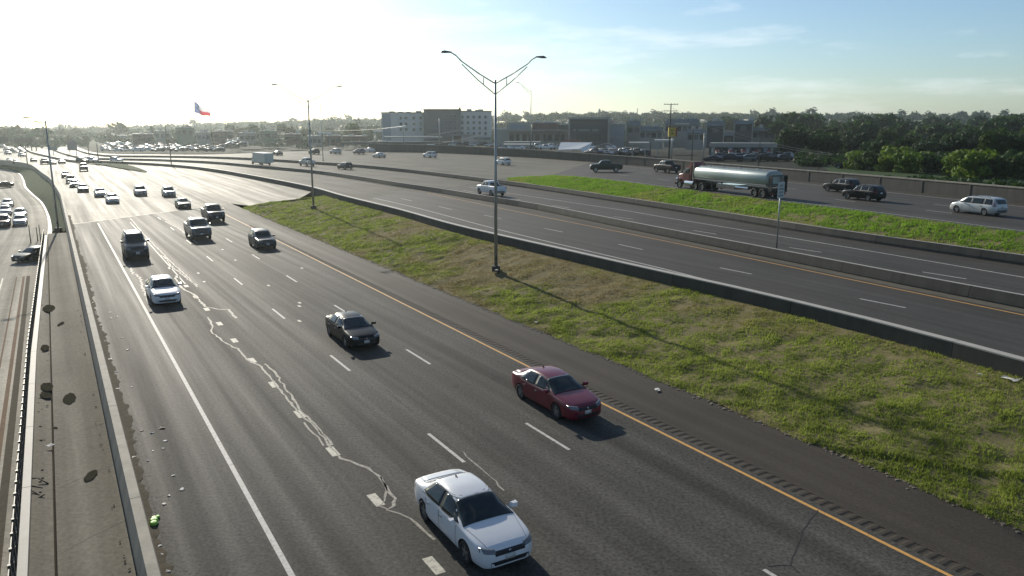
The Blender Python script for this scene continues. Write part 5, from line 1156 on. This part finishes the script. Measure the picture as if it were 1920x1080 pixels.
for n in (2, 7, 4):
    for k in range(n):
        m = MB(); a, b_ = s2.X(x), s2.X(x + 2.2); za, zb = s2.Z(246), s2.Z(242.6); m.box(a, a + .14, -.12, -.003, za, zb); m.box(a + .14, b_, -.12, -.003, zb - .16, zb); m.box(a + .14, b_, -.12, -.003, za, za + .16) if k % 2 == 0 else m.box(b_ - .13, b_, -.12, -.003, za, zb - .16); m.obj('letter', TRIM, s2.t); x += 3.05
    x += 4.4
s2.units(1072, 1136, 224, 4, 20)
for k in range(6): s2.box('glass_door', 1080 + k * 8, 1086 + k * 8, 252, 264, -.08, -.003, WIN)
s2.box('red_awning', 1056, 1090, 263, 264.8, -2.2, -1.42, RDP)
s3 = Bld('shop_building', 'blue grey auto shop front with pale letters right of the big store', 1155, 322)
s3.box('wall', 1142.5, 1170, 236, None, 0, 18, STUB); s3.box('cornice', 1142.5, 1172, 231, 233, -.4, 18.2, TRIM); s3.box('wall', 1142.5, 1171, 233, 236, .2, 17.8, SHOP)
tx = bpy.data.curves.new('letters', 'FONT'); tx.body = 'AUTO'; tx.size = s3.sc * 8.5; tx.extrude = .04; tx.align_x = 'CENTER'
o = bpy.data.objects.new('lettering', tx); COL.objects.link(o); tm_ = bpy.data.meshes.new_from_object(o); bpy.data.objects.remove(o); tm_.materials.append(TRIM)
o = link('lettering', tm_, s3.t, (s3.X(1155), -.08, s3.Z(261))); o.rotation_euler = (math.pi / 2, 0, 0)
for px, Y, x0, x1, yt, ym, lb in ((1187, 330, 1172, 1200, 226, 236, 'narrow shop with two tone front right of the auto shop'), (1218, 300, 1196, 1242, 237, 246, 'long pale walled shop left of the power pole'), (1275, 320, 1243, 1309, 223, 234, 'wide mansard roofed shop behind the yellow sign'), (1338, 315, 1320, 1356, 227, 236.5, 'mansard roofed shop with tall dark front right of the yellow sign'), (1390, 320, 1372, 1409, 225.5, 233, 'rightmost tower like mansard shop before the trees'), (1300, 290, 1284, 1322, 242, 250, 'pale low shop under the mansard roofs'), (1428, 330, 1406, 1452, 239, 246, 'low flat roofed building at the right end of the shops'), (1350, 345, 1300, 1440, 246, 255, 'long low dark building behind the gas station')):
    bb = Bld('shop_building', lb, px, Y, 'shops of the strip centre')
    bb.box('wall', x0 + 1, x1 - 1, ym, None, 0, 16, SHOPD if px in (1338, 1390, 1350) else SHOP); m = MB(); a, b_ = bb.X(x0), bb.X(x1); z0, z1 = bb.Z(ym), bb.Z(yt)
    e = (b_ - a) * .06; m.add([(a, -1, z0 + .003), (b_, -1, z0 + .003), (b_, 17, z0 + .003), (a, 17, z0 + .003), (a + e, 1.2, z1), (b_ - e, 1.2, z1), (b_ - e, 15, z1), (a + e, 15, z1)], [(3, 2, 1, 0), (4, 5, 6, 7), (0, 1, 5, 4), (1, 2, 6, 5), (2, 3, 7, 6), (3, 0, 4, 7)]); m.obj('roof', MANS, bb.t)
    n = max(2, int((x1 - x0) / 11))
    for k in range(n): w_ = (x1 - x0 - 4) / n; bb.box('shop_window', x0 + 2 + k * w_ + 1.5, x0 + 2 + (k + 1) * w_ - 1.5, ym + 3, ym + 12, -.07, -.003, WIN if k % 2 == 0 else STUD)
    bb.box('sign_panel', x0 + (x1 - x0) * .3, x0 + (x1 - x0) * .7, ym - 3.2 if ym - yt > 7 else ym + .6, ym - .6 if ym - yt > 7 else ym + 2.4, -.5 if ym - yt <= 7 else -.9, -.002 if ym - yt <= 7 else 1.5, TRIM if x0 % 2 else (RDP if x0 % 4 else STUB))
    bb.units(x0 + 3, x1 - 4, yt, 2, 12)
    bb.box('column', x0 + 1, x0 + 3.5, ym, None, -.9, -.2, SHOP); bb.box('column', x1 - 3.5, x1 - 1, ym, None, -.9, -.2, SHOP)
# gas station and canopies
def canopy(px, Y, x0, x1, yt, th, dep, mat, label, fascia=None, cols=True):
    c = Bld('canopy', label, px, Y, 'canopies beyond the panel wall', cat='canopy'); a, b_ = c.X(x0), c.X(x1); z = c.Z(yt)
    m = MB(); m.box(a, b_, 0, dep, z - th, z); m.obj('roof', mat, c.t)
    if fascia: m = MB(); m.box(a - .03, b_ + .03, -.06, -.003, z - th, z); m.obj('fascia', fascia, c.t)
    if cols:
        for x in (a + 1, b_ - 1):
            for y in (1, dep - 1): m = MB(); m.box(x - .15, x + .15, y - .15, y + .15, -.2, z - th); m.obj('column', STEEL, c.t)
canopy(968, 255, 944, 1000, 270.5, .5, 9, ROOFM, 'long pale flat roof just above the wall left of the white canopy')
canopy(985, 285, 945, 1014, 265.5, .45, 6, ROOFM, 'second pale flat roof behind the wall, farther than the first')
canopy(1195, 215, 1178, 1216, 267, .5, 8, ROOFM, 'flat roof behind the row of parked cars')
canopy(1240, 230, 1226, 1262, 262, .5, 7, TRIM, 'pale roof left of the yellow sign post')
canopy(1375, 200, 1330, 1452, 268.5, 1.0, 12, SHOPD, 'wide dark gas station canopy above the tanker truck', SHOP)
canopy(770, 330, 722, 830, 256, .7, 10, ROOFM, 'long pale carport roof in front of the hotel')
canopy(690, 300, 640, 832, 266, .9, 3, SHOPD, 'long dark low roof left of the hotel entrance')
canopy(705, 360, 702, 719, 244.5, .6, 8, WHT, 'small white canopy at the left corner of the hotel')
canopy(612, 330, 600, 624, 248, .6, 7, WHT, 'white canopy edge glinting left of the hotel')
c = Bld('canopy', 'white folded canopy roof with a drooping right end above the panel wall', 1078, 262, 'canopies beyond the panel wall', cat='canopy'); zt = c.Z(267.5); a, b_ = c.X(1046), c.X(1111)
m = MB(); w = c.X(1098) ; m.add([(a, 0, zt - 2.3), (c.X(1086), 0, zt - 2.0), (b_, 7, zt), (c.X(1050), 7, zt), (a, 0, zt - 2.6), (c.X(1086), 0, zt - 2.3), (b_, 7, zt - .3), (c.X(1050), 7, zt - .3)], [(0, 1, 2, 3), (7, 6, 5, 4), (0, 4, 5, 1), (1, 5, 6, 2), (2, 6, 7, 3), (3, 7, 4, 0)]); m.obj('roof', WHT, c.t)
m = MB(); m.add([(c.X(1086.2), 0, zt - 2.0), (b_ + .02, 7, zt), (w, 0, zt - 4.0), (c.X(1086.2), .3, zt - 2.1), (b_ + .02, 7.3, zt), (w, .3, zt - 4.0)], [(0, 2, 1), (3, 4, 5), (0, 3, 5, 2), (2, 5, 4, 1), (1, 4, 3, 0)]); m.obj('roof_valance', WHT, c.t)
for x in (1052, 1075, 1096): m = MB(); m.tube((c.X(x), 4, -.2), (c.X(x), 4, zt - 1.6), .12, .12, 6); m.obj('column', STEEL, c.t)
g = Bld('gas_station', 'small dark gas station shop with white window posters behind the wall', 1400, 222)
g.box('wall', 1330, 1452, 272, None, 0, 12, SHOPD); g.box('fascia', 1329, 1453, 270, 273.5, -.3, -.002, SHOP)
for k in range(11): g.box('window', 1334 + k * 10.6, 1341 + k * 10.6, 277, 291, -.08, -.003, WIN if k % 3 else STUB); g.box('poster', 1335 + k * 10.6, 1339 + k * 10.6, 279 + (k * 7) % 5, 286 + (k * 5) % 4, -.12, -.085, TRIM)
for k in range(5):
    p_ = gpt(1345 + 24 * k, 196); f = tag(empty('fuel_pump', p_), 'pale fuel pump under the dark gas station canopy', 'fuel pump', 'fuel pumps under the canopy'); m = MB(); m.box(-.45, .45, -.3, .3, 0, 1.9); m.obj('pump_body', TRIM, f); m = MB(); m.box(-.34, .34, -.33, -.305, 1.1, 1.7); m.obj('display', WIN, f); m = MB(); m.box(-.5, .5, -.35, .35, 1.93, 2.25); m.obj('pump_cap', RDP, f)
for px, Y, x0, x1, yt, ym, lb in ((1530, 230, 1512, 1556, 288, 294, 'dark roofed house nearest the wall by the bushes'), (1590, 260, 1560, 1622, 283, 290, 'long roofed house in the trees above the dark parked car'), (1498, 290, 1478, 1528, 272, 280, 'brown roofed house left in the wooded block'), (1700, 250, 1668, 1735, 276, 283, 'pale roofed house among the trees above the dark pole')):
    bb = Bld('house', lb, px, Y, 'houses among the trees at right', cat='house'); bb.box('wall', x0 + 2, x1 - 2, ym, None, 0, 9, STUC); a, b_ = bb.X(x0), bb.X(x1); z0, z1 = bb.Z(ym), bb.Z(yt)
    m = MB(); m.add([(a, -.6, z0), (b_, -.6, z0), (b_, 9.6, z0), (a, 9.6, z0), (a + 1.5, 4.5, z1), (b_ - 1.5, 4.5, z1)], [(3, 2, 1, 0), (0, 1, 5, 4), (1, 2, 5), (2, 3, 4, 5), (3, 0, 4)]); m.obj('roof', MANS, bb.t)
    for k in range(3): bb.window(x0 + 8 + k * 12, ym + 4.5, 4, 4, -.02)
# hazy commercial blocks at left, beyond the lots
for i, (x0, x1, yt, Y, mat, lb) in enumerate(((255, 290, 252, 420, 'b', 'faint low block left of the green sign'), (296, 322, 246, 460, 's', 'faint tall block behind the leaning line of lots'), (335, 366, 240, 430, 'g', 'greenish hazy building with a flat top at left'), (372, 398, 249, 410, 's', 'small hazy block right of the greenish building'), (404, 440, 247, 440, 'b', 'hazy wide block under the flag'), (452, 482, 250, 400, 's', 'hazy block behind the box truck'), (490, 522, 246, 420, 'g', 'green tinted hazy block right of the box truck'), (540, 566, 252, 380, 'b', 'brownish hazy block left of the lamp pole'), (580, 604, 256, 360, 's', 'dark hazy block behind the farther lamp post'), (612, 640, 255, 370, 'r', 'maroon hazy shop right of the farther lamp post'), (645, 690, 256, 380, 'b', 'brown hazy shop left of the hotel'), (205, 240, 255, 520, 's', 'very faint block at the far left lots'), (1105, 1150, 226, 520, 'b', 'faint block behind the big store roof'))):
    bb = Bld('far_building', lb, (x0 + x1) / 2, Y, 'hazy buildings beyond the lots', z=LZ if x0 > 420 else 1.0); mm = {'b': BRK, 's': SHOP, 'g': plain('green_front', (.09, .17, .12), .8) if 'green_front' not in MATS else MATS['green_front'], 'r': RDP}[mat]
    bb.box('wall', x0, x1, yt, None, 0, 14, mm if mat != 'r' else BRK); bb.box('roof', x0 - .6, x1 + .6, yt - 1.4, yt, -.5, 14.5, ROOFM)
    bb.units(x0 + 2, x1 - 4, yt - 1.4, 2)
    for k in range(3): w_ = (x1 - x0) / 3; bb.box('shop_window', x0 + k * w_ + 1.5, x0 + (k + 1) * w_ - 1.5, yt + 5, yt + 12, -.08, -.003, WIN)

# ------------------------------------------------------------------ small far vehicles: one coarse mesh per kind
def small_me(kind):
    sp = CARS[kind]; me, tr = body_me('far_body', sp, nx=16, wells=False); bm = bmesh.new(); bm.from_mesh(me)
    me.materials.clear(); [me.materials.append(x) for x in (PAINT['white'], GLASS, TYRE)]
    def addm(m2, mi):
        b2 = bmesh.new(); b2.from_mesh(m2); vs = [bm.verts.new(v.co) for v in b2.verts]
        for f in b2.faces:
            nf = bm.faces.new([vs[v.index] for v in f.verts]); nf.material_index = mi
        b2.free()
    (xb, yb), (xt, yt) = sp['wind']; addm(patch('w', tr, [(xb, -yb, 0), (xb, yb, 0), (xt, yt, 0), (xt, -yt, 0)], (0, 0, 1), n=2, m=2, d=.02), 1)
    z0, z1 = sp['sz']; a = sp['side'][0][0][0]; b = sp['side'][-1][0][1]; c = sp['side'][0][1][0]; e = sp['side'][-1][1][1]
    for s in (1, -1): addm(patch('w', tr, [(a, 0, z0), (b, 0, z0), (e, 0, z1), (c, 0, z1)], (0, s, 0), n=4, m=1, d=.02), 1)
    Wm = pchip(sp['W'])(0)
    for x in sp['wx']:
        for s in (1, -1): w = MB(); w.tube((x, s * (Wm - .2), sp['wr']), (x, s * (Wm + .02), sp['wr']), sp['wr'], sp['wr'], 10); addm(w.me('w', TYRE), 2)
    bm.to_mesh(me); bm.free(); return me
SM = {k: small_me(k) for k in ('sedan', 'suv', 'pickup', 'minivan')}
def small(p, hd, label, group, rnd_, kind=None, paint=None):
    kind = kind or rnd_.choice(('sedan', 'sedan', 'suv', 'suv', 'pickup', 'minivan')); o = link({'suv': 'parked_suv', 'sedan': 'parked_car', 'pickup': 'parked_pickup', 'minivan': 'parked_van'}[kind] if 'parked' in label else {'suv': 'suv', 'sedan': 'sedan', 'pickup': 'pickup_truck', 'minivan': 'minivan'}[kind], SM[kind], None, p); o.rotation_euler = (0, 0, hd)
    pc = paint or rnd_.choice(('white', 'white', 'silver', 'silver', 'grey', 'black', 'charcoal', 'navy', 'tan', 'maroon')); o.material_slots[0].link = 'OBJECT'; o.material_slots[0].material = PAINT[pc]
    kw = {'suv': 'suv', 'sedan': 'sedan', 'pickup': 'pickup', 'minivan': 'van'}[kind]; cw = {'darkgreen': 'dark green'}.get(pc, pc)
    for a, b_ in (('parked dark car', 'parked ' + cw + ' ' + kw), ('parked car', 'parked ' + cw + ' ' + kw), ('car parked', cw + ' ' + kw + ' parked'), ('tiny car', 'tiny ' + cw + ' ' + kw)):
        if a in label: label = label.replace(a, b_, 1); break
    tag(o, label, 'car', group); return o
r2 = random.Random(5)
for i in range(70):     # lots at left beyond the main lanes
    row = i % 5; px = 205 + (i // 5) * 19 + r2.uniform(-5, 5); Y = (470, 430, 395, 365, 340)[row] + r2.uniform(-4, 4); z = LZ - .1 if px > 430 else 1.3
    small(gpt(px, Y, z), r2.choice((.2, .2 + math.pi)) + r2.uniform(-.06, .06), 'parked car glinting in the hazy lots at left beyond the main lanes', 'cars parked in the hazy lots at left', r2)
for i in range(34):
    px = 700 + i * 6.6 + r2.uniform(-1, 1); small(gpt(px, 345 - (i % 2) * 14, LZ), .1 + r2.choice((0, math.pi)), 'parked car in the row in front of the hotel', 'cars parked before the hotel', r2)
for i in range(26):
    px = 930 + i * 8.5 + r2.uniform(-1, 1); small(gpt(px, 300 - (i % 3) * 9, LZ), -.2 + r2.choice((0, math.pi)), 'parked car before the strip shops', 'cars parked before the strip shops', r2)
for i in range(16):
    px = 1108 + i * 6.5; small(gpt(px, 232 - (i % 2) * 8, LZ), HEAD + r2.choice((0, math.pi)), 'parked dark car in the tight row behind the wall right of the white canopy', 'cars parked right of the white canopy', r2, None, r2.choice(('black', 'charcoal', 'grey', 'navy', 'maroon')))
for i in range(15):
    px = 1335 + i * 11 + r2.uniform(-3, 3); small(gpt(px, 185 + (i % 3) * 9, LZ), HEAD + r2.uniform(-.4, 1.6), 'car parked at the gas station behind the tanker truck', 'cars at the gas station', r2, None, r2.choice(('black', 'charcoal', 'grey', 'navy', 'silver')))
# far traffic on the roads at far left
for px, py in ((6, 278), (13, 283), (25, 284), (29, 287), (36, 281), (42, 287), (41, 294), (15, 290)):
    small(P(px, py, .02), TOWARD + .25, 'tiny car on the glaring road under the sign gantry', 'cars under the sign gantry', r2, None, r2.choice(('black', 'charcoal', 'grey')))
for px, py, lb in ((18, 304, 'small dark car on the left ramp above the turf bank'), (30, 307, 'small car ahead of another on the left ramp'), (63, 303, 'small car on the far road left of the pole lamp'), (84, 308, 'dark pickup just left of the pole lamp foot'), (99, 308, 'small car just right of the pole lamp foot'), (116, 307, 'small pale car right of the pole lamp on the glaring road')):
    small(P(px, py, .02), TOWARD + .1, lb, 'cars far up the near highway', r2, 'pickup' if 'pickup' in lb else 'sedan', 'charcoal')
for px, py, lb, pt in ((174, 303.5, 'white suv on the glaring near main lanes at far left', 'white'), (219, 303.5, 'second white suv on the glaring main lanes at far left', 'white'), (155, 305, 'dark car at the barrier bend far left', 'charcoal')):
    small(P(px, py, .3), along(MB_, P(px, py, .3)) + math.pi, lb, 'suvs on the glaring main lanes', r2, 'suv', pt)
for i in range(26):
    f = r2.random(); px = 76 + 34 * r2.random() + f * 0; py = 249 + 26 * f ** 1.4; px += (py - 249) * .9
    small(P(px, py, .05), TOWARD if i % 2 else HEAD, 'tiny car far up the glaring roads near the horizon', 'tiny cars far up the glaring roads', r2)

# ------------------------------------------------------------------ litter and small debris
LT = [plain('litter_white', (.62, .60, .55), .7, var=.15), plain('litter_tan', (.30, .24, .17), .8, var=.3)]
def scrap(p, w, label, group, k=0, name='litter_scrap'):
    q = random.Random(int(p.x * 97 + p.y * 31)); m = MB(); n = 3; V = []
    for i in range(n + 1):
        for j in range(n + 1): V.append((w * (i / n - .5) + q.uniform(-.1, .1) * w, w * .7 * (j / n - .5) + q.uniform(-.1, .1) * w, q.uniform(.0, .16) * w + .012))
    W_ = n + 1; m.add(V, [(i * W_ + j, (i + 1) * W_ + j, (i + 1) * W_ + j + 1, i * W_ + j + 1) for i in range(n) for j in range(n)]); o = m.obj(name, LT[k], None, False, p); o.rotation_euler = (0, 0, q.random() * 6)
    md = o.modifiers.new('thick', 'SOLIDIFY'); md.thickness = .008; return tag(o, label, 'litter', group)
LS = 'crumpled pale litter scrap on the left shoulder by the concrete barrier'
for px, py in ((136, 426), (138, 441), (145, 475), (158, 481), (184, 506), (196, 505), (165, 528), (171, 532), (189, 537), (191, 541), (173, 568), (180, 585), (180, 588), (206, 586), (209, 597), (220, 594), (229, 634), (240, 656), (206, 674), (218, 697), (221, 729), (247, 726), (216, 776), (266, 808), (304, 803), (285, 812), (310, 827), (287, 846), (306, 841), (277, 864), (325, 892), (341, 918), (316, 930), (308, 945), (299, 1024), (301, 1041), (250, 858), (315, 1072), (201, 712), (196, 640)):
    scrap(P(px, py, 0), random.uniform(.08, .20), LS, 'litter scraps along the left shoulder', 0 if random.random() > .25 else 1)
for px, py, w, lb, z in ((1232, 733, .28, 'white lump of litter on the edge of the shoulder beside the grass', 0), (1267, 553, .75, 'pale flat piece of cardboard lying in the grass near the barrier', 1.4), (1460, 597, .40, 'small white bundle lying against the foot of the barrier', 1.6), (1895, 715, .62, 'white box like litter in the grass at the right edge by the barrier', 1.75), (1005, 606, .2, 'little white scrap on the grass edge above the rumble strip', .1), (1041, 502, .3, 'white scrap in the grass right of the tall lamp post', 1.2), (931, 508, .25, 'white scrap at the foot of the tall lamp post', 1.3), (595, 430, .25, 'white scrap on the near edge of the far turf', .2), (1838, 705, .22, 'small white scrap left of the white box litter', 1.7), (95, 838, .22, 'white and red scrap in the paved channel', 0)):
    scrap(P(px, py, z) + Vector((0, 0, .05)), w, lb, 'single pieces of litter', 0)
gb = P(289, 980, 0); t = tag(empty('plastic_bag', gb), 'bright lime green crumpled bag lying at the foot of the concrete barrier', 'bag'); m = MB(); GB = plain('lime_plastic', (.25, .55, .04), .4, var=.2, scale=9)
for dx, dy, r in ((0, 0, .13), (-.07, .17, .10), (.06, -.15, .12), (-.02, .30, .07)): m.lathe([(0, .0), (r * .8, .02), (r, r * .5), (r * .7, r), (0, r * 1.15)], 9, Matrix.Translation((dx, dy, 0)), 'z')
m.obj('bag_body', GB, t)
# flat dark oval patches and a drain on the sloped paving
OVALD = plain('dark_patch', (.048, .045, .032), .95, var=.6, scale=4, spec=0)
for px, py, a, b_, r in ((130, 747, 13, 10, -.5), (92, 578, 12, 7, -.15), (114, 607, 8, 2.5, -.5), (84, 652, 8, 6, -.2), (170, 892, 16, 7, -.7), (88, 725, 12, 8, 0), (86, 741, 12, 6, 0), (104, 802, 4, 2, 0)):
    p_ = P(px, py, .035); c_, s_ = math.cos(r), math.sin(r); V = []
    for k in range(18): u_, v_ = math.cos(k * math.pi / 9) * a * random.uniform(.9, 1.08), math.sin(k * math.pi / 9) * b_ * random.uniform(.85, 1.1); V.append(P(px + u_ * c_ - v_ * s_, py + u_ * s_ + v_ * c_, .035) - p_)
    link('oval_patch', mesh('oval_patch', V, [tuple(range(17, -1, -1))], OVALD), SLm, p_)
BR = MB(); r3 = random.Random(3)
for k in range(90):
    if k < 55: p_ = ST(r3.uniform(15, 90), r3.uniform(-1.5, -1.05), .0)
    else: p_ = ST(r3.uniform(14, 60), .72 - abs(r3.gauss(0, .12)), .03)
    s_ = r3.uniform(.015, .05); BR.box(-s_, s_, -s_ * .5, s_ * .5, 0, s_ * .5, Matrix.Translation(p_) @ Matrix.Rotation(r3.random() * 6, 4, 'Z'))
tag(BR.obj('debris', DIRT), 'leaf litter and clods in the paved channel', kind='stuff')
for k in range(6):
    p_ = ST(28.0 + r3.uniform(-1.2, 1.2), -1.3 + r3.uniform(-.22, .22), -.02); m = MB(); L_ = r3.uniform(.2, .6); m.tube((0, 0, 0), (L_, r3.uniform(-.1, .1), r3.uniform(.02, .14)), .03, .015, 5); o = m.obj('dead_branch', BARK, None, False, p_); o.rotation_euler = (0, 0, r3.random() * 6); tag(o, 'dark broken branch in the clump of debris in the paved channel', 'branch', 'broken branches in the channel')

# ------------------------------------------------------------------ air: one closed box of thin haze round everything
hz = MB(); hz.box(-4000, 4000, -200, 2600, -4.5, 62); hmat = bpy.data.materials.new('haze'); hmat.use_nodes = True; ht_ = hmat.node_tree; ht_.nodes.clear()
ho = ht_.nodes.new('ShaderNodeOutputMaterial'); hp = ht_.nodes.new('ShaderNodeVolumePrincipled'); hp.inputs['Color'].default_value = (.86, .95, .93, 1); hp.inputs['Density'].default_value = .00017; hp.inputs['Anisotropy'].default_value = .72
ht_.links.new(hp.outputs[0], ho.inputs['Volume']); tag(hz.obj('haze', hmat), kind='stuff')
